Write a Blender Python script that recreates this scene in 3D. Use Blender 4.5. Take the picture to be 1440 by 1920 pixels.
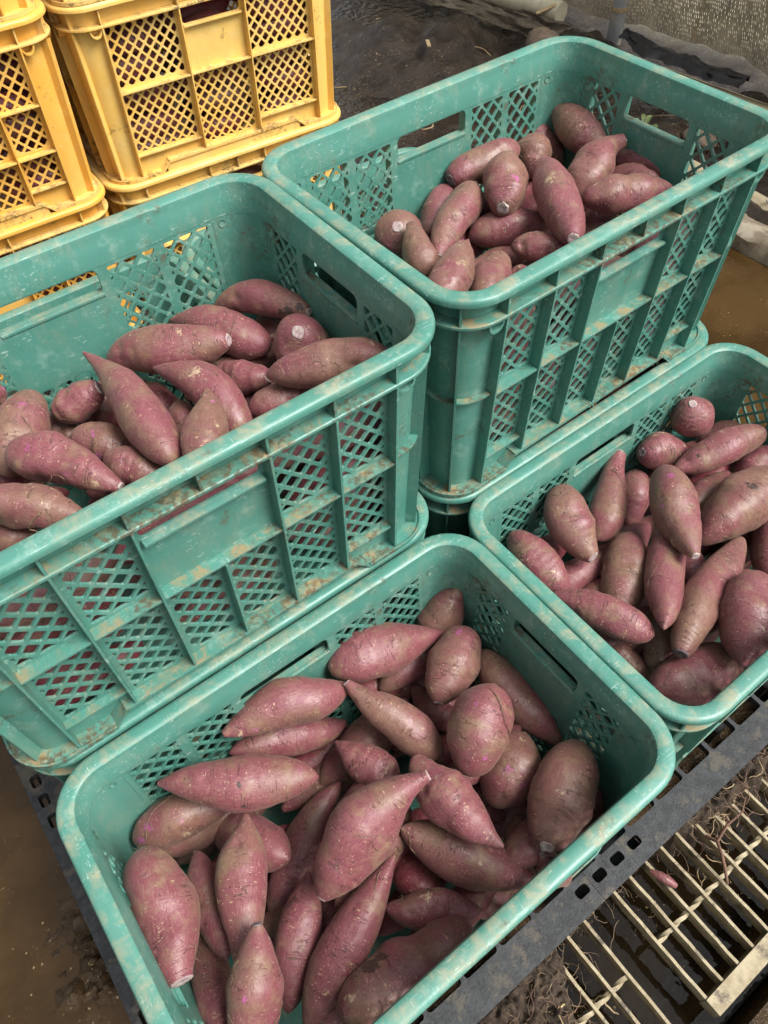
import bpy, bmesh, math, random
import numpy as np
from mathutils import Vector, Matrix

sc = bpy.context.scene
for o in list(bpy.data.objects):
    bpy.data.objects.remove(o)
COL = sc.collection

# ------------------------------------------------------------------ camera
cam_d = bpy.data.cameras.new('camera')
cam = bpy.data.objects.new('camera', cam_d)
COL.objects.link(cam)
cam_d.sensor_fit = 'HORIZONTAL'
cam_d.sensor_width = 36.0
cam_d.lens = 36.0 * 1427.4557 / 1440.0
cam_d.clip_start = 0.02
cam_d.clip_end = 400.0
CX = Vector((0.79744996, -0.60275520, -0.02756326))
CY = Vector((-0.49295804, -0.62448426, -0.60581497))
CZ = Vector((0.34794529, 0.49669465, -0.79512797))
CAM = Vector((0.14095976, -0.03381294, 0.72275509 + 0.445))
mw = Matrix.Identity(4)
for i in range(3):
    mw[i][0] = CX[i]; mw[i][1] = -CY[i]; mw[i][2] = -CZ[i]; mw[i][3] = CAM[i]
cam.matrix_world = mw
sc.camera = cam

# ------------------------------------------------------------------ world, sun, exposure
SUN_EL, SUN_AZ = math.radians(54), math.radians(-58)   # azimuth measured from +X towards +Y
wd = bpy.data.worlds.new('World'); sc.world = wd; wd.use_nodes = True
nt = wd.node_tree; nt.nodes.clear()
sky = nt.nodes.new('ShaderNodeTexSky'); sky.sky_type = 'NISHITA'; sky.sun_disc = False
sky.sun_elevation = SUN_EL; sky.sun_rotation = math.pi / 2 - SUN_AZ
sky.air_density = 1.0; sky.dust_density = 4.0; sky.ozone_density = 1.0
hs = nt.nodes.new('ShaderNodeHueSaturation'); hs.inputs['Saturation'].default_value = 0.12
bg = nt.nodes.new('ShaderNodeBackground'); bg.inputs['Strength'].default_value = 0.065
wo = nt.nodes.new('ShaderNodeOutputWorld')
nt.links.new(sky.outputs[0], hs.inputs['Color']); nt.links.new(hs.outputs[0], bg.inputs[0]); nt.links.new(bg.outputs[0], wo.inputs[0])
sun_d = bpy.data.lights.new('sun', 'SUN'); sun_d.energy = 1.5; sun_d.angle = math.radians(30); sun_d.color = (1.0, 0.96, 0.9)
sun = bpy.data.objects.new('sun', sun_d); COL.objects.link(sun)
sdir = Vector((math.cos(SUN_EL) * math.cos(SUN_AZ), math.cos(SUN_EL) * math.sin(SUN_AZ), math.sin(SUN_EL)))
sun.rotation_euler = sdir.to_track_quat('Z', 'Y').to_euler(); sun.location = sdir * 6
vs = sc.view_settings
vs.view_transform = 'Standard'; vs.look = 'None'; vs.gamma = 1.0; vs.use_curve_mapping = False
vs.exposure = 1.68
sc.cycles.max_bounces = 6; sc.cycles.diffuse_bounces = 3; sc.cycles.glossy_bounces = 3
sc.cycles.transparent_max_bounces = 12; sc.cycles.transmission_bounces = 3
sc.cycles.caustics_reflective = False; sc.cycles.caustics_refractive = False

# ------------------------------------------------------------------ node helpers
class NT:
    def __init__(s, name):
        s.m = bpy.data.materials.new(name); s.m.use_nodes = True
        s.t = s.m.node_tree; s.t.nodes.clear()
        s.out = s.t.nodes.new('ShaderNodeOutputMaterial')
        s.b = s.t.nodes.new('ShaderNodeBsdfPrincipled')
        s.t.links.new(s.b.outputs[0], s.out.inputs[0])
    def n(s, ty, **kw):
        nd = s.t.nodes.new('ShaderNode' + ty)
        for k, v in kw.items(): setattr(nd, k, v)
        return nd
    def l(s, a, b): s.t.links.new(a, b)
    def put(s, v, sock):
        if isinstance(v, bpy.types.NodeSocket): s.l(v, sock)
        elif isinstance(v, (tuple, list)) and len(v) == 3 and sock.type == 'RGBA': sock.default_value = (*v, 1)
        else: sock.default_value = v
    def obj(s): return s.n('TexCoord').outputs['Object']
    def pos(s): return s.n('NewGeometry').outputs['Position']
    def rand(s): return s.n('ObjectInfo').outputs['Random']
    def mapping(s, vec, scale):
        m = s.n('Mapping'); s.l(vec, m.inputs[0]); m.inputs['Scale'].default_value = scale; return m.outputs[0]
    def noise(s, vec, scale, detail=4, rough=.55, w=None, dist=0):
        x = s.n('TexNoise')
        if w is not None: x.noise_dimensions = '4D'; s.put(w, x.inputs['W'])
        s.l(vec, x.inputs['Vector']); x.inputs['Scale'].default_value = scale
        x.inputs['Detail'].default_value = detail; x.inputs['Roughness'].default_value = rough; x.inputs['Distortion'].default_value = dist
        return x.outputs[0]
    def voro(s, vec, scale, feature='F1', w=None):
        x = s.n('TexVoronoi', feature=feature)
        if w is not None: x.voronoi_dimensions = '4D'; s.put(w, x.inputs['W'])
        s.l(vec, x.inputs['Vector']); x.inputs['Scale'].default_value = scale
        return x.outputs['Distance']
    def ramp(s, v, a, b, lo=0., hi=1.):
        r = s.n('MapRange'); r.interpolation_type = 'SMOOTHSTEP'
        s.put(v, r.inputs[0]); r.inputs[1].default_value = a; r.inputs[2].default_value = b; r.inputs[3].default_value = lo; r.inputs[4].default_value = hi
        return r.outputs[0]
    def mix(s, f, a, b):
        x = s.n('Mix', data_type='RGBA'); s.put(f, x.inputs[0]); s.put(a, x.inputs[6]); s.put(b, x.inputs[7]); return x.outputs[2]
    def math(s, op, a, b=0.):
        x = s.n('Math', operation=op); s.put(a, x.inputs[0]); s.put(b, x.inputs[1]); return x.outputs[0]
    def attr(s, name):
        a = s.n('Attribute'); a.attribute_name = name; sp = s.n('SeparateColor'); s.l(a.outputs['Color'], sp.inputs[0]); return sp.outputs
    def up(s):
        g = s.n('NewGeometry'); sp = s.n('SeparateXYZ'); s.l(g.outputs['Normal'], sp.inputs[0]); return sp.outputs[2]
    def bump(s, h, dist, strength=1.0, prev=None):
        b = s.n('Bump'); s.l(h, b.inputs['Height']); b.inputs['Distance'].default_value = dist; b.inputs['Strength'].default_value = strength
        if prev is not None: s.l(prev, b.inputs['Normal'])
        return b.outputs[0]
    def fin(s, color, rough, normal=None, spec=.5, **kw):
        s.put(color, s.b.inputs['Base Color']); s.put(rough, s.b.inputs['Roughness'])
        s.b.inputs['Specular IOR Level'].default_value = spec
        if normal is not None: s.l(normal, s.b.inputs['Normal'])
        for k, v in kw.items(): s.put(v, s.b.inputs[k])
        return s.m

def plastic(name, base, base2, pale, dust, grime, dust_amt=.5, grime_lo=.62):
    m = NT(name); p = m.obj(); r = m.rand()
    n1 = m.noise(p, 9, 3, w=r); c = m.mix(m.ramp(n1, .3, .7), base, base2)
    # pale scuffs: thin scratches in several directions
    sA = m.noise(m.mapping(p, (90, 700, 260)), 1.0, 2, .6); sB = m.noise(m.mapping(p, (700, 110, 300)), 1.0, 2, .6)
    sc_ = m.math('MAXIMUM', m.ramp(sA, .63, .70), m.ramp(sB, .64, .71))
    patch = m.ramp(m.noise(p, 22, 3), .42, .62)
    c = m.mix(m.math('MULTIPLY', m.math('MULTIPLY', sc_, patch), .75), c, pale)
    c = m.mix(m.math('MULTIPLY', m.ramp(m.noise(p, 55, 5, .7), .52, .72), .28), c, pale)
    # dust lying on faces that look up, mud flecks elsewhere
    upm = m.ramp(m.up(), .55, .95)
    d1 = m.ramp(m.noise(m.mapping(p, (38, 38, 20)), 1.0, 7, .72, dist=.5), .44, .70); d2 = m.ramp(m.noise(m.mapping(p, (240, 120, 60)), 1.0, 4, .7), .32, .62)
    du = m.math('MULTIPLY', m.math('MULTIPLY', d1, m.math('ADD', .45, m.math('MULTIPLY', d2, .55))), m.math('ADD', .22, m.math('MULTIPLY', upm, dust_amt)))
    c = m.mix(du, c, dust)
    g1 = m.ramp(m.noise(p, 15, 6, .72), grime_lo, grime_lo + .12); g2 = m.ramp(m.noise(p, 160, 3, .6), .4, .62)
    gm = m.math('MULTIPLY', m.math('MULTIPLY', g1, g2), .8)
    c = m.mix(gm, c, grime)
    rg = m.math('ADD', .34, m.math('MULTIPLY', m.math('MAXIMUM', du, gm), .45))
    bv = m.n('Bevel'); bv.samples = 3; bv.inputs['Radius'].default_value = .0011
    b = m.bump(m.noise(p, 420, 3, .6), .0003, .35, bv.outputs[0])
    b = m.bump(m.noise(p, 28, 2), .0012, .25, b)
    return m.fin(c, rg, b, .45)

GREEN = plastic('green_plastic', (.056, .192, .152), (.080, .234, .190), (.34, .47, .41), (.30, .265, .17), (.10, .060, .028), .58, .57)
GREEN_LEDGE = plastic('green_plastic_muddy_ledge', (.056, .192, .152), (.080, .234, .190), (.34, .47, .41), (.27, .205, .105), (.085, .048, .020), 1.15, .46)
YELLOW = plastic('yellow_plastic', (.78, .47, .105), (.77, .53, .17), (.80, .64, .34), (.40, .27, .12), (.07, .04, .02), .5, .58)
YELLOW_LEDGE = plastic('yellow_plastic_sooty_ledge', (.76, .46, .11), (.72, .48, .16), (.80, .64, .34), (.30, .19, .08), (.07, .045, .024), 1.0, .52)
AMBER = plastic('amber_plastic', (.74, .38, .06), (.75, .45, .11), (.80, .60, .28), (.42, .27, .11), (.08, .04, .02), .5, .60)

def potato_mat(name, red, brown, deep):
    m = NT(name); p = m.obj(); r = m.rand(); mk = m.attr('mark')
    w = m.math('MULTIPLY', r, 37.)
    f1 = m.noise(p, 24, 4, .6, w=w)
    f1 = m.math('ADD', f1, m.math('MULTIPLY', m.math('SUBTRACT', r, .5), .20))
    c = m.mix(m.math('MULTIPLY', m.ramp(f1, .40, .62), .9), red, brown)
    c = m.mix(m.math('MULTIPLY', m.ramp(m.noise(p, 15, 2, w=m.math('ADD', w, 9.)), .52, .75), .55), c, deep)
    fib = m.noise(m.mapping(p, (90, 900, 900)), 1.0, 3, .65)
    c = m.mix(m.math('MULTIPLY', m.ramp(fib, .40, .72), .30), c, (.40, .20, .16))
    ring = m.noise(m.mapping(p, (700, 60, 60)), 1.0, 3, .6); c = m.mix(m.math('MULTIPLY', m.ramp(ring, .52, .74), .38), c, (.16, .05, .05))
    fin_ = m.noise(p, 1500, 2, .6); c = m.mix(m.math('MULTIPLY', m.ramp(fin_, .45, .75), .25), c, (.09, .03, .03))
    # clay film and pale nicks
    clay = m.math('MULTIPLY', m.ramp(m.noise(p, 48, 6, .74, w=w), .50, .68), .5)
    c = m.mix(clay, c, (.26, .175, .105))
    v = m.voro(m.mapping(p, (330, 130, 130)), 1.0, w=w)
    vary = m.noise(p, 75, 3, .6, w=w)
    va = m.math('ADD', v, m.math('MULTIPLY', m.math('SUBTRACT', vary, .5), 1.1))
    vb = m.math('ADD', m.voro(m.mapping(p, (560, 260, 260)), 1.0, w=m.math('ADD', w, 3.)), m.math('MULTIPLY', m.math('SUBTRACT', m.noise(p, 48, 3, .6, w=w), .5), 1.3))
    nick = m.math('MAXIMUM', m.ramp(va, .20, .04), m.math('MULTIPLY', m.ramp(vb, .24, .06), .8))
    c = m.mix(m.math('MULTIPLY', nick, .62), c, (.50, .35, .22))
    v2 = m.voro(m.mapping(p, (420, 190, 190)), 1.0, w=m.math('ADD', w, 5.))
    pit = m.math('MULTIPLY', m.ramp(v2, .24, .17), m.ramp(m.noise(p, 90, 2), .52, .6))
    c = m.mix(m.math('MULTIPLY', pit, .75), c, (.07, .03, .022))
    cr = m.noise(m.mapping(p, (170, 34, 34)), 1.0, 2, .5, w=w, dist=.5)
    crease = m.math('MULTIPLY', m.ramp(m.math('ABSOLUTE', m.math('SUBTRACT', cr, .5)), .022, .004), m.ramp(m.noise(p, 40, 3, w=m.math('ADD', w, 2.)), .48, .60))
    c = m.mix(m.math('MULTIPLY', crease, .7), c, (.055, .025, .020))
    rag = m.noise(p, 170, 5, .72)
    e = lambda a, lo, hi: m.ramp(m.math('ADD', a, m.math('MULTIPLY', m.math('SUBTRACT', rag, .5), 2.2)), lo, hi)
    c = m.mix(m.math('MULTIPLY', e(mk[1], .42, .66), .62), c, (.40, .085, .27))
    c = m.mix(m.math('MULTIPLY', e(mk[2], .42, .66), .7), c, (.50, .40, .25))
    c = m.mix(m.math('MULTIPLY', e(mk[0], .40, .60), .92), c, (.035, .022, .018))
    rg = m.math('ADD', .33, m.math('MULTIPLY', m.ramp(m.noise(p, 45, 4, w=w), .3, .7), .22))
    h = m.math('SUBTRACT', m.math('ADD', m.math('MULTIPLY', fib, .5), m.math('MULTIPLY', nick, .35)), m.math('MULTIPLY', pit, .8))
    h = m.math('SUBTRACT', h, m.math('MULTIPLY', crease, 1.2))
    b = m.bump(h, .0009, .6)
    b = m.bump(m.noise(p, 130, 4, .6, w=w), .0022, .4, b)
    m.b.inputs['Sheen Weight'].default_value = .12; m.b.inputs['Sheen Roughness'].default_value = .5; m.b.inputs['Sheen Tint'].default_value = (.8, .62, .5, 1)
    return m.fin(c, rg, b, .48)
POTATO = potato_mat('sweet_potato_skin', (.172, .047, .062), (.160, .086, .062), (.140, .024, .048))
POTATO_RED = potato_mat('washed_sweet_potato_skin', (.185, .022, .042), (.165, .040, .046), (.16, .012, .032))

def simple(name, c1, c2, scale=40, rough=.6, bump=.001, spec=.4, c3=None):
    m = NT(name); p = m.obj()
    f = m.noise(p, scale, 6, .68); c = m.mix(m.ramp(f, .36, .66), c1, c2)
    if c3: c = m.mix(m.ramp(m.noise(p, scale * .4, 5, .7), .52, .64), c, c3)
    b = m.bump(m.noise(p, scale * 4, 5, .65), bump, .6)
    return m.fin(c, rough, b, spec)
CUT = simple('cut_flesh', (.40, .33, .30), (.28, .17, .21), 330, .6, .0008, .3, (.46, .40, .35))
CUT_OLD = simple('dried_cut', (.22, .17, .17), (.14, .09, .11), 300, .75, .001, .2, (.30, .26, .23))
ROOT = simple('root_skin', (.235, .165, .10), (.13, .085, .052), 300, .7, .0004)
ROOT_DARK = simple('dark_root', (.10, .055, .04), (.20, .11, .07), 300, .75, .0004)
STRAW = simple('straw_skin', (.42, .32, .17), (.24, .16, .08), 200, .65, .0004)
PALLET = simple('black_plastic', (.014, .0155, .018), (.034, .037, .041), 90, .52, .0008, .4, (.066, .058, .045))
GRATE = simple('painted_grating', (.37, .315, .205), (.25, .20, .12), 60, .62, .0012, .4, (.10, .078, .055))
CONC = simple('old_concrete', (.24, .20, .14), (.15, .12, .085), 22, .7, .003, .4, (.33, .29, .22))
BOARD = simple('pale_board', (.40, .34, .22), (.30, .25, .16), 30, .65, .001)
SLATE = simple('grey_sheet', (.16, .17, .18), (.22, .22, .22), 30, .55, .001)
STEEL = simple('galvanised_steel', (.34, .35, .34), (.25, .26, .26), 60, .42, .0006, .5, (.36, .30, .20))
STEEL.node_tree.nodes['Principled BSDF'].inputs['Metallic'].default_value = .15
PIPE = simple('beige_pipe_plastic', (.46, .42, .30), (.38, .34, .24), 40, .5, .0008)
FOIL = simple('black_film', (.012, .012, .013), (.03, .028, .026), 30, .4, .003)
LEAF = simple('weed_leaf', (.10, .15, .05), (.17, .20, .08), 90, .55, .0006)
WOOD = simple('broken_wood', (.55, .42, .24), (.42, .30, .16), 60, .7, .001)
STONE = simple('muddy_stone', (.17, .125, .085), (.11, .08, .055), 40, .6, .004)

def ground_mat():
    m = NT('wet_mud'); p = m.pos()
    sp = m.n('SeparateXYZ'); m.l(p, sp.inputs[0])
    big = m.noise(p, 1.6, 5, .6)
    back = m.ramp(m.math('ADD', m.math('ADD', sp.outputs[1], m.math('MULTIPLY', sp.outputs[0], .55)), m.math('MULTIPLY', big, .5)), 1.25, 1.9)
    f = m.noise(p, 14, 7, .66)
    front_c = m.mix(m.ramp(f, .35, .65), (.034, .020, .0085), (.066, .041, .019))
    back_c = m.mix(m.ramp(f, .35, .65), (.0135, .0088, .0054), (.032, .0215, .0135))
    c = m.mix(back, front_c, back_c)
    c = m.mix(m.math('MULTIPLY', m.ramp(m.noise(p, 130, 4, .7), .60, .68), m.ramp(m.noise(p, 9, 3), .5, .62)), c, (.30, .22, .11))
    dry_bright = m.ramp(m.math('ADD', sp.outputs[0], m.math('MULTIPLY', big, .3)), 2.80, 3.15)  # dry soil past the net, paled further to put outdoor light behind its holes
    c = m.mix(dry_bright, c, m.mix(m.ramp(f, .4, .6), (.46, .41, .32), (.30, .30, .19)))
    wet = m.ramp(m.noise(p, 6, 4, .6), .40, .58)
    rg = m.math('ADD', m.math('ADD', .05, m.math('MULTIPLY', wet, .12)), m.math('MULTIPLY', dry_bright, .5))
    b = m.bump(m.noise(p, 18, 5, .62), .010, .35)
    b = m.bump(m.noise(m.mapping(p, (46, 90, 60)), 1.0, 6, .66, dist=1.2), .008, .85, b)
    gl = m.math('MULTIPLY', m.noise(p, 190, 3, .6), m.ramp(m.noise(p, 5, 3), .46, .60))
    b = m.bump(gl, .006, .9, b)
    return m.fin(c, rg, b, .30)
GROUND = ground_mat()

def clod_mat():
    m = NT('root_matted_mud'); p = m.pos()
    f = m.noise(p, 60, 7, .7); fib = m.noise(m.mapping(p, (260, 700, 500)), 1., 4, .7, dist=1.2)
    c = m.mix(m.ramp(f, .36, .64), (.040, .026, .017), (.085, .058, .038))
    c = m.mix(m.math('MULTIPLY', m.ramp(fib, .55, .72), .6), c, (.17, .12, .08))
    b = m.bump(fib, .004, .8); b = m.bump(f, .008, .6, b)
    return m.fin(c, m.math('ADD', .38, m.math('MULTIPLY', f, .4)), b, .4)
CLOD = clod_mat()

def water_mat(name, c1, c2, rough=.03, wave=20, amp=.004, spec=.5):
    m = NT(name); p = m.pos()
    c = m.mix(m.ramp(m.noise(p, 5, 5, .6), .35, .65), c1, c2)
    c = m.mix(m.math('MULTIPLY', m.ramp(m.noise(p, 170, 4, .7), .63, .70), m.ramp(m.noise(p, 12, 3), .48, .62)), c, (.34, .25, .12))
    b = m.bump(m.noise(p, wave, 3, .5), amp, .5)
    return m.fin(c, rough, b, spec)
PUDDLE = water_mat('brown_puddle_water', (.034, .0185, .0052), (.064, .036, .0120), .05, 30, .009, .38)
DRAIN = water_mat('drain_water', (.006, .004, .002), (.014, .009, .004),   .03, 26, .0022, .22)

SLURRY = water_mat('wet_mud_slurry', (.011, .0072, .0044), (.024, .0155, .0095), .07, 42, .020, .32)

def net_mat():
    m = NT('windbreak_net'); uv = m.n('TexCoord').outputs['UV']
    sp = m.n('SeparateXYZ'); m.l(uv, sp.inputs[0])
    wob = m.math('MULTIPLY', m.noise(uv, 7, 3), 1.6)
    rv = m.math('ADD', m.math('MULTIPLY', sp.outputs[1], 92.), wob)
    row = m.math('FRACT', rv); rid = m.math('FLOOR', rv)
    cv = m.math('ADD', m.math('MULTIPLY', sp.outputs[0], 150.), m.math('ADD', m.math('MULTIPLY', rid, .5), m.math('MULTIPLY', row, .35)))
    colu = m.math('FRACT', cv); n_id = m.n('TexWhiteNoise'); cb = m.n('CombineXYZ'); m.l(m.math('FLOOR', cv), cb.inputs[0]); m.l(rid, cb.inputs[1]); m.l(cb.outputs[0], n_id.inputs[0])
    hr = m.math('MULTIPLY', m.ramp(m.math('ABSOLUTE', m.math('SUBTRACT', row, .5)), .40, .26), m.ramp(m.math('ABSOLUTE', m.math('SUBTRACT', colu, .5)), .22, .10))
    hole = m.math('MULTIPLY', hr, m.math('MULTIPLY', m.ramp(n_id.outputs[0], .25, .6), m.ramp(m.noise(uv, 5, 4), .36, .6, .55, 1.)))
    c = m.mix(m.ramp(m.noise(uv, 12, 5, .65), .35, .65), (.15, .125, .09), (.25, .21, .15))
    c = m.mix(m.math('MULTIPLY', m.ramp(row, .0, .25), .35), c, (.06, .052, .04))
    m.fin(c, .7, None, .3)
    tl = m.n('BsdfTranslucent'); m.l(c, tl.inputs[0]); m0 = m.n('MixShader'); m0.inputs[0].default_value = .45; m.l(m.b.outputs[0], m0.inputs[1]); m.l(tl.outputs[0], m0.inputs[2])
    tr = m.n('BsdfTransparent'); mx = m.n('MixShader'); m.put(hole, mx.inputs[0])
    m.l(m0.outputs[0], mx.inputs[1]); m.l(tr.outputs[0], mx.inputs[2]); m.l(mx.outputs[0], m.out.inputs[0])
    return m.m
NET = net_mat()

# ------------------------------------------------------------------ mesh helpers
class MB:
    def __init__(s): s.v = []; s.f = []
    def add(s, vs_, fs):
        o = len(s.v); s.v += [tuple(v) for v in vs_]; s.f += [tuple(i + o for i in f) for f in fs]
    def box(s, lo, hi, fn=None):
        x0, y0, z0 = lo; x1, y1, z1 = hi
        p = [(x0, y0, z0), (x1, y0, z0), (x1, y1, z0), (x0, y1, z0), (x0, y0, z1), (x1, y0, z1), (x1, y1, z1), (x0, y1, z1)]
        if fn: p = [fn(*q) for q in p]
        s.add(p, [(0, 3, 2, 1), (4, 5, 6, 7), (0, 1, 5, 4), (1, 2, 6, 5), (2, 3, 7, 6), (3, 0, 4, 7)])
    def tube(s, pts, rad, seg=6, cap=True):
        pts = [Vector(p) for p in pts]; n = len(pts)
        rs = rad if isinstance(rad, (list, tuple)) else [rad] * n
        t = (pts[1] - pts[0]).normalized(); u = t.orthogonal().normalized(); o = len(s.v)
        for i, p in enumerate(pts):
            t = (pts[min(i + 1, n - 1)] - pts[max(i - 1, 0)]).normalized()
            u = (u - t * u.dot(t)).normalized(); w = t.cross(u)
            for k in range(seg):
                a = 2 * math.pi * k / seg; s.v.append(tuple(p + (u * math.cos(a) + w * math.sin(a)) * rs[i]))
        for i in range(n - 1):
            for k in range(seg):
                k2 = (k + 1) % seg
                s.f.append((o + i * seg + k, o + i * seg + k2, o + (i + 1) * seg + k2, o + (i + 1) * seg + k))
        if cap:
            s.f.append(tuple(o + k for k in reversed(range(seg)))); s.f.append(tuple(o + (n - 1) * seg + k for k in range(seg)))
    def build(s, name, mat, parent=None, smooth=None, loc=None):
        me = bpy.data.meshes.new(name); me.from_pydata(s.v, [], s.f); me.update()
        bm = bmesh.new(); bm.from_mesh(me); bmesh.ops.recalc_face_normals(bm, faces=bm.faces); bm.to_mesh(me); bm.free()
        me.materials.append(mat)
        if smooth is not None:
            me.polygons.foreach_set('use_smooth', [True] * len(me.polygons)); me.set_sharp_from_angle(angle=math.radians(smooth))
        return link(name, me, parent, loc)
def link(name, me, parent=None, loc=None):
    o = bpy.data.objects.new(name, me); COL.objects.link(o)
    if parent: o.parent = parent
    if loc is not None: o.location = loc
    return o
def tag(o, label=None, cat=None, group=None, kind=None):
    if label: o['label'] = label
    if cat: o['category'] = cat
    if group: o['group'] = group
    if kind: o['kind'] = kind
    return o
def empty(name, loc=(0, 0, 0), rz=0.):
    o = bpy.data.objects.new(name, None); COL.objects.link(o); o.location = loc; o.rotation_euler = (0, 0, rz); o.empty_display_size = .05
    return o
def copy_tree(o, parent=None):
    c = o.copy(); COL.objects.link(c)
    if parent: c.parent = parent
    for ch in KIDS.get(o.name, []):
        copy_tree(ch, c)
    return c
KIDS = {}
def collect(root):
    for ch in bpy.data.objects:
        if ch.parent: KIDS.setdefault(ch.parent.name, []).append(ch)

def poly_clip(poly, x0, x1, y0, y1):
    def cl(p, ins, inter):
        o = []
        for i in range(len(p)):
            a, b = p[i], p[(i + 1) % len(p)]
            if ins(a):
                o.append(a)
                if not ins(b): o.append(inter(a, b))
            elif ins(b): o.append(inter(a, b))
        return o
    ix = lambda x: (lambda a, b: (x, a[1] + (b[1] - a[1]) * (x - a[0]) / (b[0] - a[0])))
    iy = lambda y: (lambda a, b: (a[0] + (b[0] - a[0]) * (y - a[1]) / (b[1] - a[1]), y))
    for ins, it in ((lambda a: a[0] >= x0 - 1e-9, ix(x0)), (lambda a: a[0] <= x1 + 1e-9, ix(x1)), (lambda a: a[1] >= y0 - 1e-9, iy(y0)), (lambda a: a[1] <= y1 + 1e-9, iy(y1))):
        if len(poly) < 3: return []
        poly = cl(poly, ins, it)
    q = []
    for p in poly:
        if not q or math.dist(p, q[-1]) > 1e-6: q.append(p)
    if len(q) > 1 and math.dist(q[0], q[-1]) < 1e-6: q.pop()
    return q
def area(p): return .5 * sum(p[i][0] * p[(i + 1) % len(p)][1] - p[(i + 1) % len(p)][0] * p[i][1] for i in range(len(p)))
def inset(p, s):
    n = len(p); L = []
    for i in range(n):
        a, b = p[i], p[(i + 1) % n]; d = math.dist(a, b); nx, ny = -(b[1] - a[1]) / d, (b[0] - a[0]) / d
        L.append((a[0] + nx * s, a[1] + ny * s, b[0] - a[0], b[1] - a[1], nx, ny))
    q = [(-9, -9), (9, -9), (9, 9), (-9, 9)]
    for (ax, ay, dx, dy, nx, ny) in L:          # clip by half planes
        o = []
        for i in range(len(q)):
            a, b = q[i], q[(i + 1) % len(q)]
            da = (a[0] - ax) * nx + (a[1] - ay) * ny; db = (b[0] - ax) * nx + (b[1] - ay) * ny
            if da >= 0: o.append(a)
            if (da >= 0) != (db >= 0): t = da / (da - db); o.append((a[0] + (b[0] - a[0]) * t, a[1] + (b[1] - a[1]) * t))
        q = o
        if len(q) < 3: return []
    r = []
    for p_ in q:
        if not r or math.dist(p_, r[-1]) > 2e-4: r.append(p_)
    if len(r) > 1 and math.dist(r[0], r[-1]) < 2e-4: r.pop()
    return r if len(r) > 2 else []
def chamfer(p, c):
    o = []
    for i in range(len(p)):
        a, b, d = p[i - 1], p[i], p[(i + 1) % len(p)]
        for q in (a, d):
            l = math.dist(b, q); t = min(c / l, .3); o.append((b[0] + (q[0] - b[0]) * t, b[1] + (q[1] - b[1]) * t))
    return o
def ring_cell(mb, outer, hole, fn, t0, t1):
    """plate with outline `outer` (convex, ccw) and opening `hole`; fn(u, v, t) gives the point; t0/t1 the two faces"""
    if not hole:
        n = len(outer); mb.add([fn(u, v, t0) for u, v in outer] + [fn(u, v, t1) for u, v in outer], [tuple(range(n)), tuple(range(2 * n - 1, n - 1, -1))]); return
    cx = sum(p[0] for p in hole) / len(hole); cy = sum(p[1] for p in hole) / len(hole)
    angs = sorted(set(round(math.atan2(p[1] - cy, p[0] - cx), 5) for p in list(outer) + list(hole)))
    def ray(poly, a):
        dx, dy = math.cos(a), math.sin(a); best = None
        for i in range(len(poly)):
            p, q = poly[i], poly[(i + 1) % len(poly)]; ex, ey = q[0] - p[0], q[1] - p[1]; den = dx * ey - dy * ex
            if abs(den) < 1e-12: continue
            t = ((p[0] - cx) * ey - (p[1] - cy) * ex) / den; s = ((p[0] - cx) * dy - (p[1] - cy) * dx) / den
            if t > 0 and -1e-4 <= s <= 1 + 1e-4 and (best is None or t > best): best = t
        best = best or 0
        return (cx + dx * best, cy + dy * best)
    O = [ray(outer, a) for a in angs]; I = [ray(hole, a) for a in angs]; n = len(angs)
    vs_ = [fn(u, v, t0) for u, v in O] + [fn(u, v, t0) for u, v in I] + [fn(u, v, t1) for u, v in O] + [fn(u, v, t1) for u, v in I]
    fs = []
    for i in range(n):
        j = (i + 1) % n
        fs += [(i, j, n + j, n + i), (2 * n + j, 2 * n + i, 3 * n + i, 3 * n + j), (n + i, n + j, 3 * n + j, 3 * n + i)]
    mb.add(vs_, fs)
def rect(u0, u1, v0, v1): return [(u0, v0), (u1, v0), (u1, v1), (u0, v1)]
def lattice(mb, u0, u1, v0, v1, fn, t0, t1, a=.021, b=.0234, s=.0019):
    cu, cv = (u0 + u1) / 2, (v0 + v1) / 2
    nu = int((u1 - u0) / a) + 3; nv = int((v1 - v0) / b * 2) + 4
    for j in range(-nv, nv + 1):
        for i in range(-nu, nu + 1):
            x = cu + (i + (j % 2) * .5) * a; y = cv + j * b / 2
            d = [(x, y - b / 2), (x + a / 2, y), (x, y + b / 2), (x - a / 2, y)]
            p = poly_clip(d, u0, u1, v0, v1)
            if len(p) < 3 or area(p) < 1e-7: continue
            h = inset(p, s)
            if h and area(h) < 1.2e-5: h = []
            if h: h = chamfer(h, .0013)
            ring_cell(mb, p, h, fn, t0, t1)

# ------------------------------------------------------------------ crates
LX, LY, HC = .52, .36, .2954
RC = .055
def dw(z): return .0175 + .0105 * max(0., min(1., 1 - z / .26))
def dr(z): return .0035 + .0105 * max(0., min(1., 1 - z / .26))
def side_fn(side):
    def S(u, z, d):
        if side == 0: x, y = u, d
        elif side == 1: x, y = LX - d, u
        elif side == 2: x, y = LX - u, LY - d
        else: x, y = d, LY - u
        return (x - LX / 2, y - LY / 2, z)
    return S
def corner_path(k, d, ext, n=9):
    """plan points round corner k (0 front-left ...) at inset d; ext = how far along each side from the corner; list of (x, y, s) """
    o = []; L = ((0, 0, 1, 1), (LX, 0, -1, 1), (LX, LY, -1, -1), (0, LY, 1, -1))[k]
    pts = [(ext, d)]
    for i in range(n + 1):
        a = math.pi / 2 * i / n; pts.append((RC - (RC - d) * math.sin(a), RC - (RC - d) * math.cos(a)))
    pts.append((d, ext))
    return [(L[0] + L[2] * x - LX / 2, L[1] + L[3] * y - LY / 2) for x, y in pts]
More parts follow.
